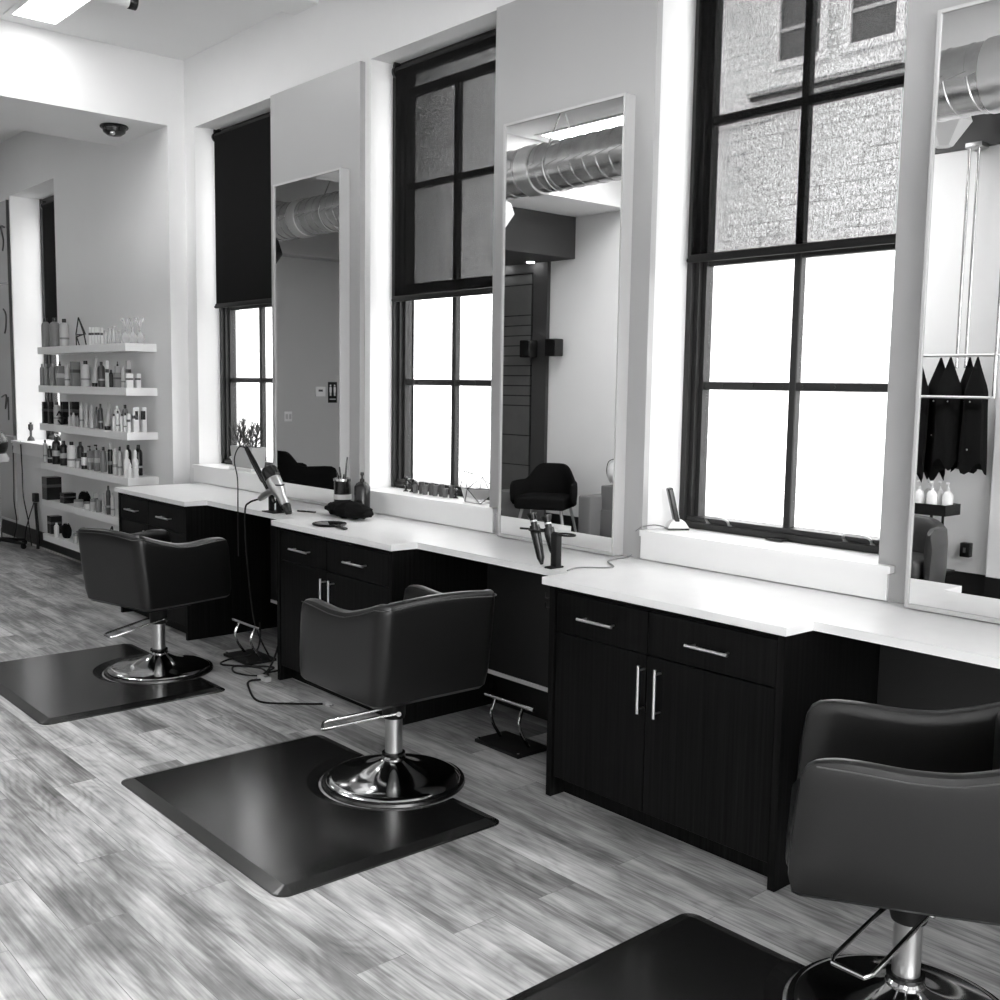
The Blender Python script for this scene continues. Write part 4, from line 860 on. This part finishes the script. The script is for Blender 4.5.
for i, (y, wd, zb) in enumerate(((4.50, .17, 1.02), (4.375, .17, 1.0), (4.24, .18, 1.02), (4.11, .17, 1.12), (4.0, .15, 1.1), (3.89, .15, 1.1))):
    secs = []
    for j in range(17):
        u = j/16; z = 1.985 - u*(1.985-zb); h = (wd+.03)*.5*min(1, .06+u*3.3) + .02*u*math.sin(i+3*u); ring = []
        for m in range(24):
            a = 2*PI*m/24; fold = 1+.13*math.sin(5*a+i)*min(1, u*3)
            ring.append(((.045*min(1, .2+2.2*u)+.01*u)*math.cos(a)*fold, h*math.sin(a)*fold, z + (.05*math.cos(3*a+i*1.7) if j == 16 else 0)))
        secs.append(ring)
    x = -1.3+(.05 if i % 2 else -.05)
    o = thing('salon_cape', 'black cape hanging on the rack, %s from the left in the nearest mirror' % num[i], 'cape', (x, y, 0), 0, 'black capes on the rack')
    obj('cloth', rings(nb(), secs), 'blackfab', o); bm = nb()
    for z in (1.63, 1.35-.1*(i % 2)): sphere(bm, (.05, .02*(i % 3-1), z), .007, 8)
    obj('snap', bm, 'satin', o)
ct_ = thing('wash_trolley', 'black trolley carrying white pump bottles, in the nearest mirror', 'trolley', (-1.3, 4.33, 0))
bm = nb(); box(bm, -.13, .13, -.29, .29, .70, .71); box(bm, -.13, -.12, -.29, .29, .71, .79); box(bm, .12, .13, -.29, .29, .71, .79); box(bm, -.12, .12, -.29, -.28, .71, .79); box(bm, -.12, .12, .28, .29, .71, .79); obj('tray', bm, 'black', ct_, False)
obj('lower_tray', box(nb(), -.12, .12, -.28, .28, .2, .24, .004), 'black', ct_)
for sx in (-.1, .1):
    for sy in (-.16, .25): obj('leg', tube(nb(), [(sx, sy, .7), (sx, sy, .0)], .012, 8), 'black', ct_)
for i, (x, y) in enumerate(((-1.3, 4.09), (-1.36, 4.19), (-1.25, 4.20), (-1.36, 4.29), (-1.25, 4.31), (-1.3, 4.41))):
    o = thing('pump_bottle', 'white pump bottle on the trolley, %s from the right in the nearest mirror' % num[i], 'bottle', (x, y, .7105), 0, 'white pump bottles on the trolley')
    obj('body', lathe(nb(), [(0, 0), (.04, 0), (.042, .005), (.042, .15), (.03, .175), (.014, .19), (0, .19)], n=16), 'white', o); bm = lathe(nb(), [(.012, .19), (.012, .21), (.005, .215), (.005, .25), (0, .25)], n=10); box(bm, -.01, .045, -.006, .006, .248, .262, .002); obj('pump', bm, 'white', o)
o = thing('outlet_box', 'small black box on the left wall beside the grey tub chair', 'outlet', (-1.57, 4.02, .40)); obj('body', box(nb(), 0, .07, -.04, .04, -.06, .06, .006), 'black', o); obj('switch', box(nb(), .07, .074, -.01, .01, -.02, .02), 'dark', o)
struct('wall_left_band', box(nb(), -1.57, -1.56, 3.84, 7.9, 3.68, 3.98), 'worn')
# wall fittings seen in the farthest mirror
o = thing('restroom_sign', 'black restroom sign with two white figures on the grey wall', 'sign', (-1.23, 13.3, 1.57)); obj('plate', box(nb(), -.075, .075, -.008, 0, -.15, .15, .002), 'black', o)
for x in (-.035, .035):
    bm = nb(); lathe(bm, [(0, -.010), (.013, -.010), (.013, -.008)], (x, 0, .10), 12, 'y'); box(bm, x-.017, x+.017, -.0105, -.008, .0, .08, .004); box(bm, x-.012, x-.002, -.0105, -.008, -.05, .0); box(bm, x+.002, x+.012, -.0105, -.008, -.05, .0); obj('figure', bm, 'white', o, False)
obj('lettering', box(nb(), -.05, .05, -.0095, -.008, -.105, -.09), 'light', o, False)
o = thing('thermostat', 'white thermostat on the grey wall left of the restroom sign', 'thermostat', (-1.02, 13.3, 1.58)); obj('body', box(nb(), -.08, .08, -.03, 0, -.07, .07, .008), 'white', o); obj('display', box(nb(), -.03, .04, -.033, -.03, .0, .03), 'dark', o)
o = thing('light_switch', 'pale double light switch low on the grey wall', 'switch', (-.5, 13.3, 1.225)); obj('plate', box(nb(), -.06, .06, -.008, 0, -.07, .07, .003), 'white', o)
for x in (-.028, .028): obj('rocker', box(nb(), x-.018, x+.018, -.013, -.008, -.035, .035, .002), 'light', o)
# faceted pendants
def pendant(label, c, r, m):
    o = thing('pendant_lamp', label, 'lamp', c); bm = nb(); lathe(bm, [(r*.35, -r), (r, -.1*r), (r*.75, .6*r), (.02, r)], n=6); obj('shade', bm, m, o, False); obj('cord', tube(nb(), [(0, 0, r), (0, 0, (ZB if 7.917 < c[1] < 8.9 else ZC)-c[2])], .004, 6), 'matt', o)
pendant('black faceted pendant below the duct, in the farthest mirror', (1.12, 10.95, 3.17), .2, 'matt')
pendant('pale faceted pendant below the duct, in the middle mirror', (.1, 8.12, 3.40), .15, 'white')
pendant('pale faceted pendant above the capes, in the nearest mirror', (-1.0, 4.15, 3.8), .2, 'light')
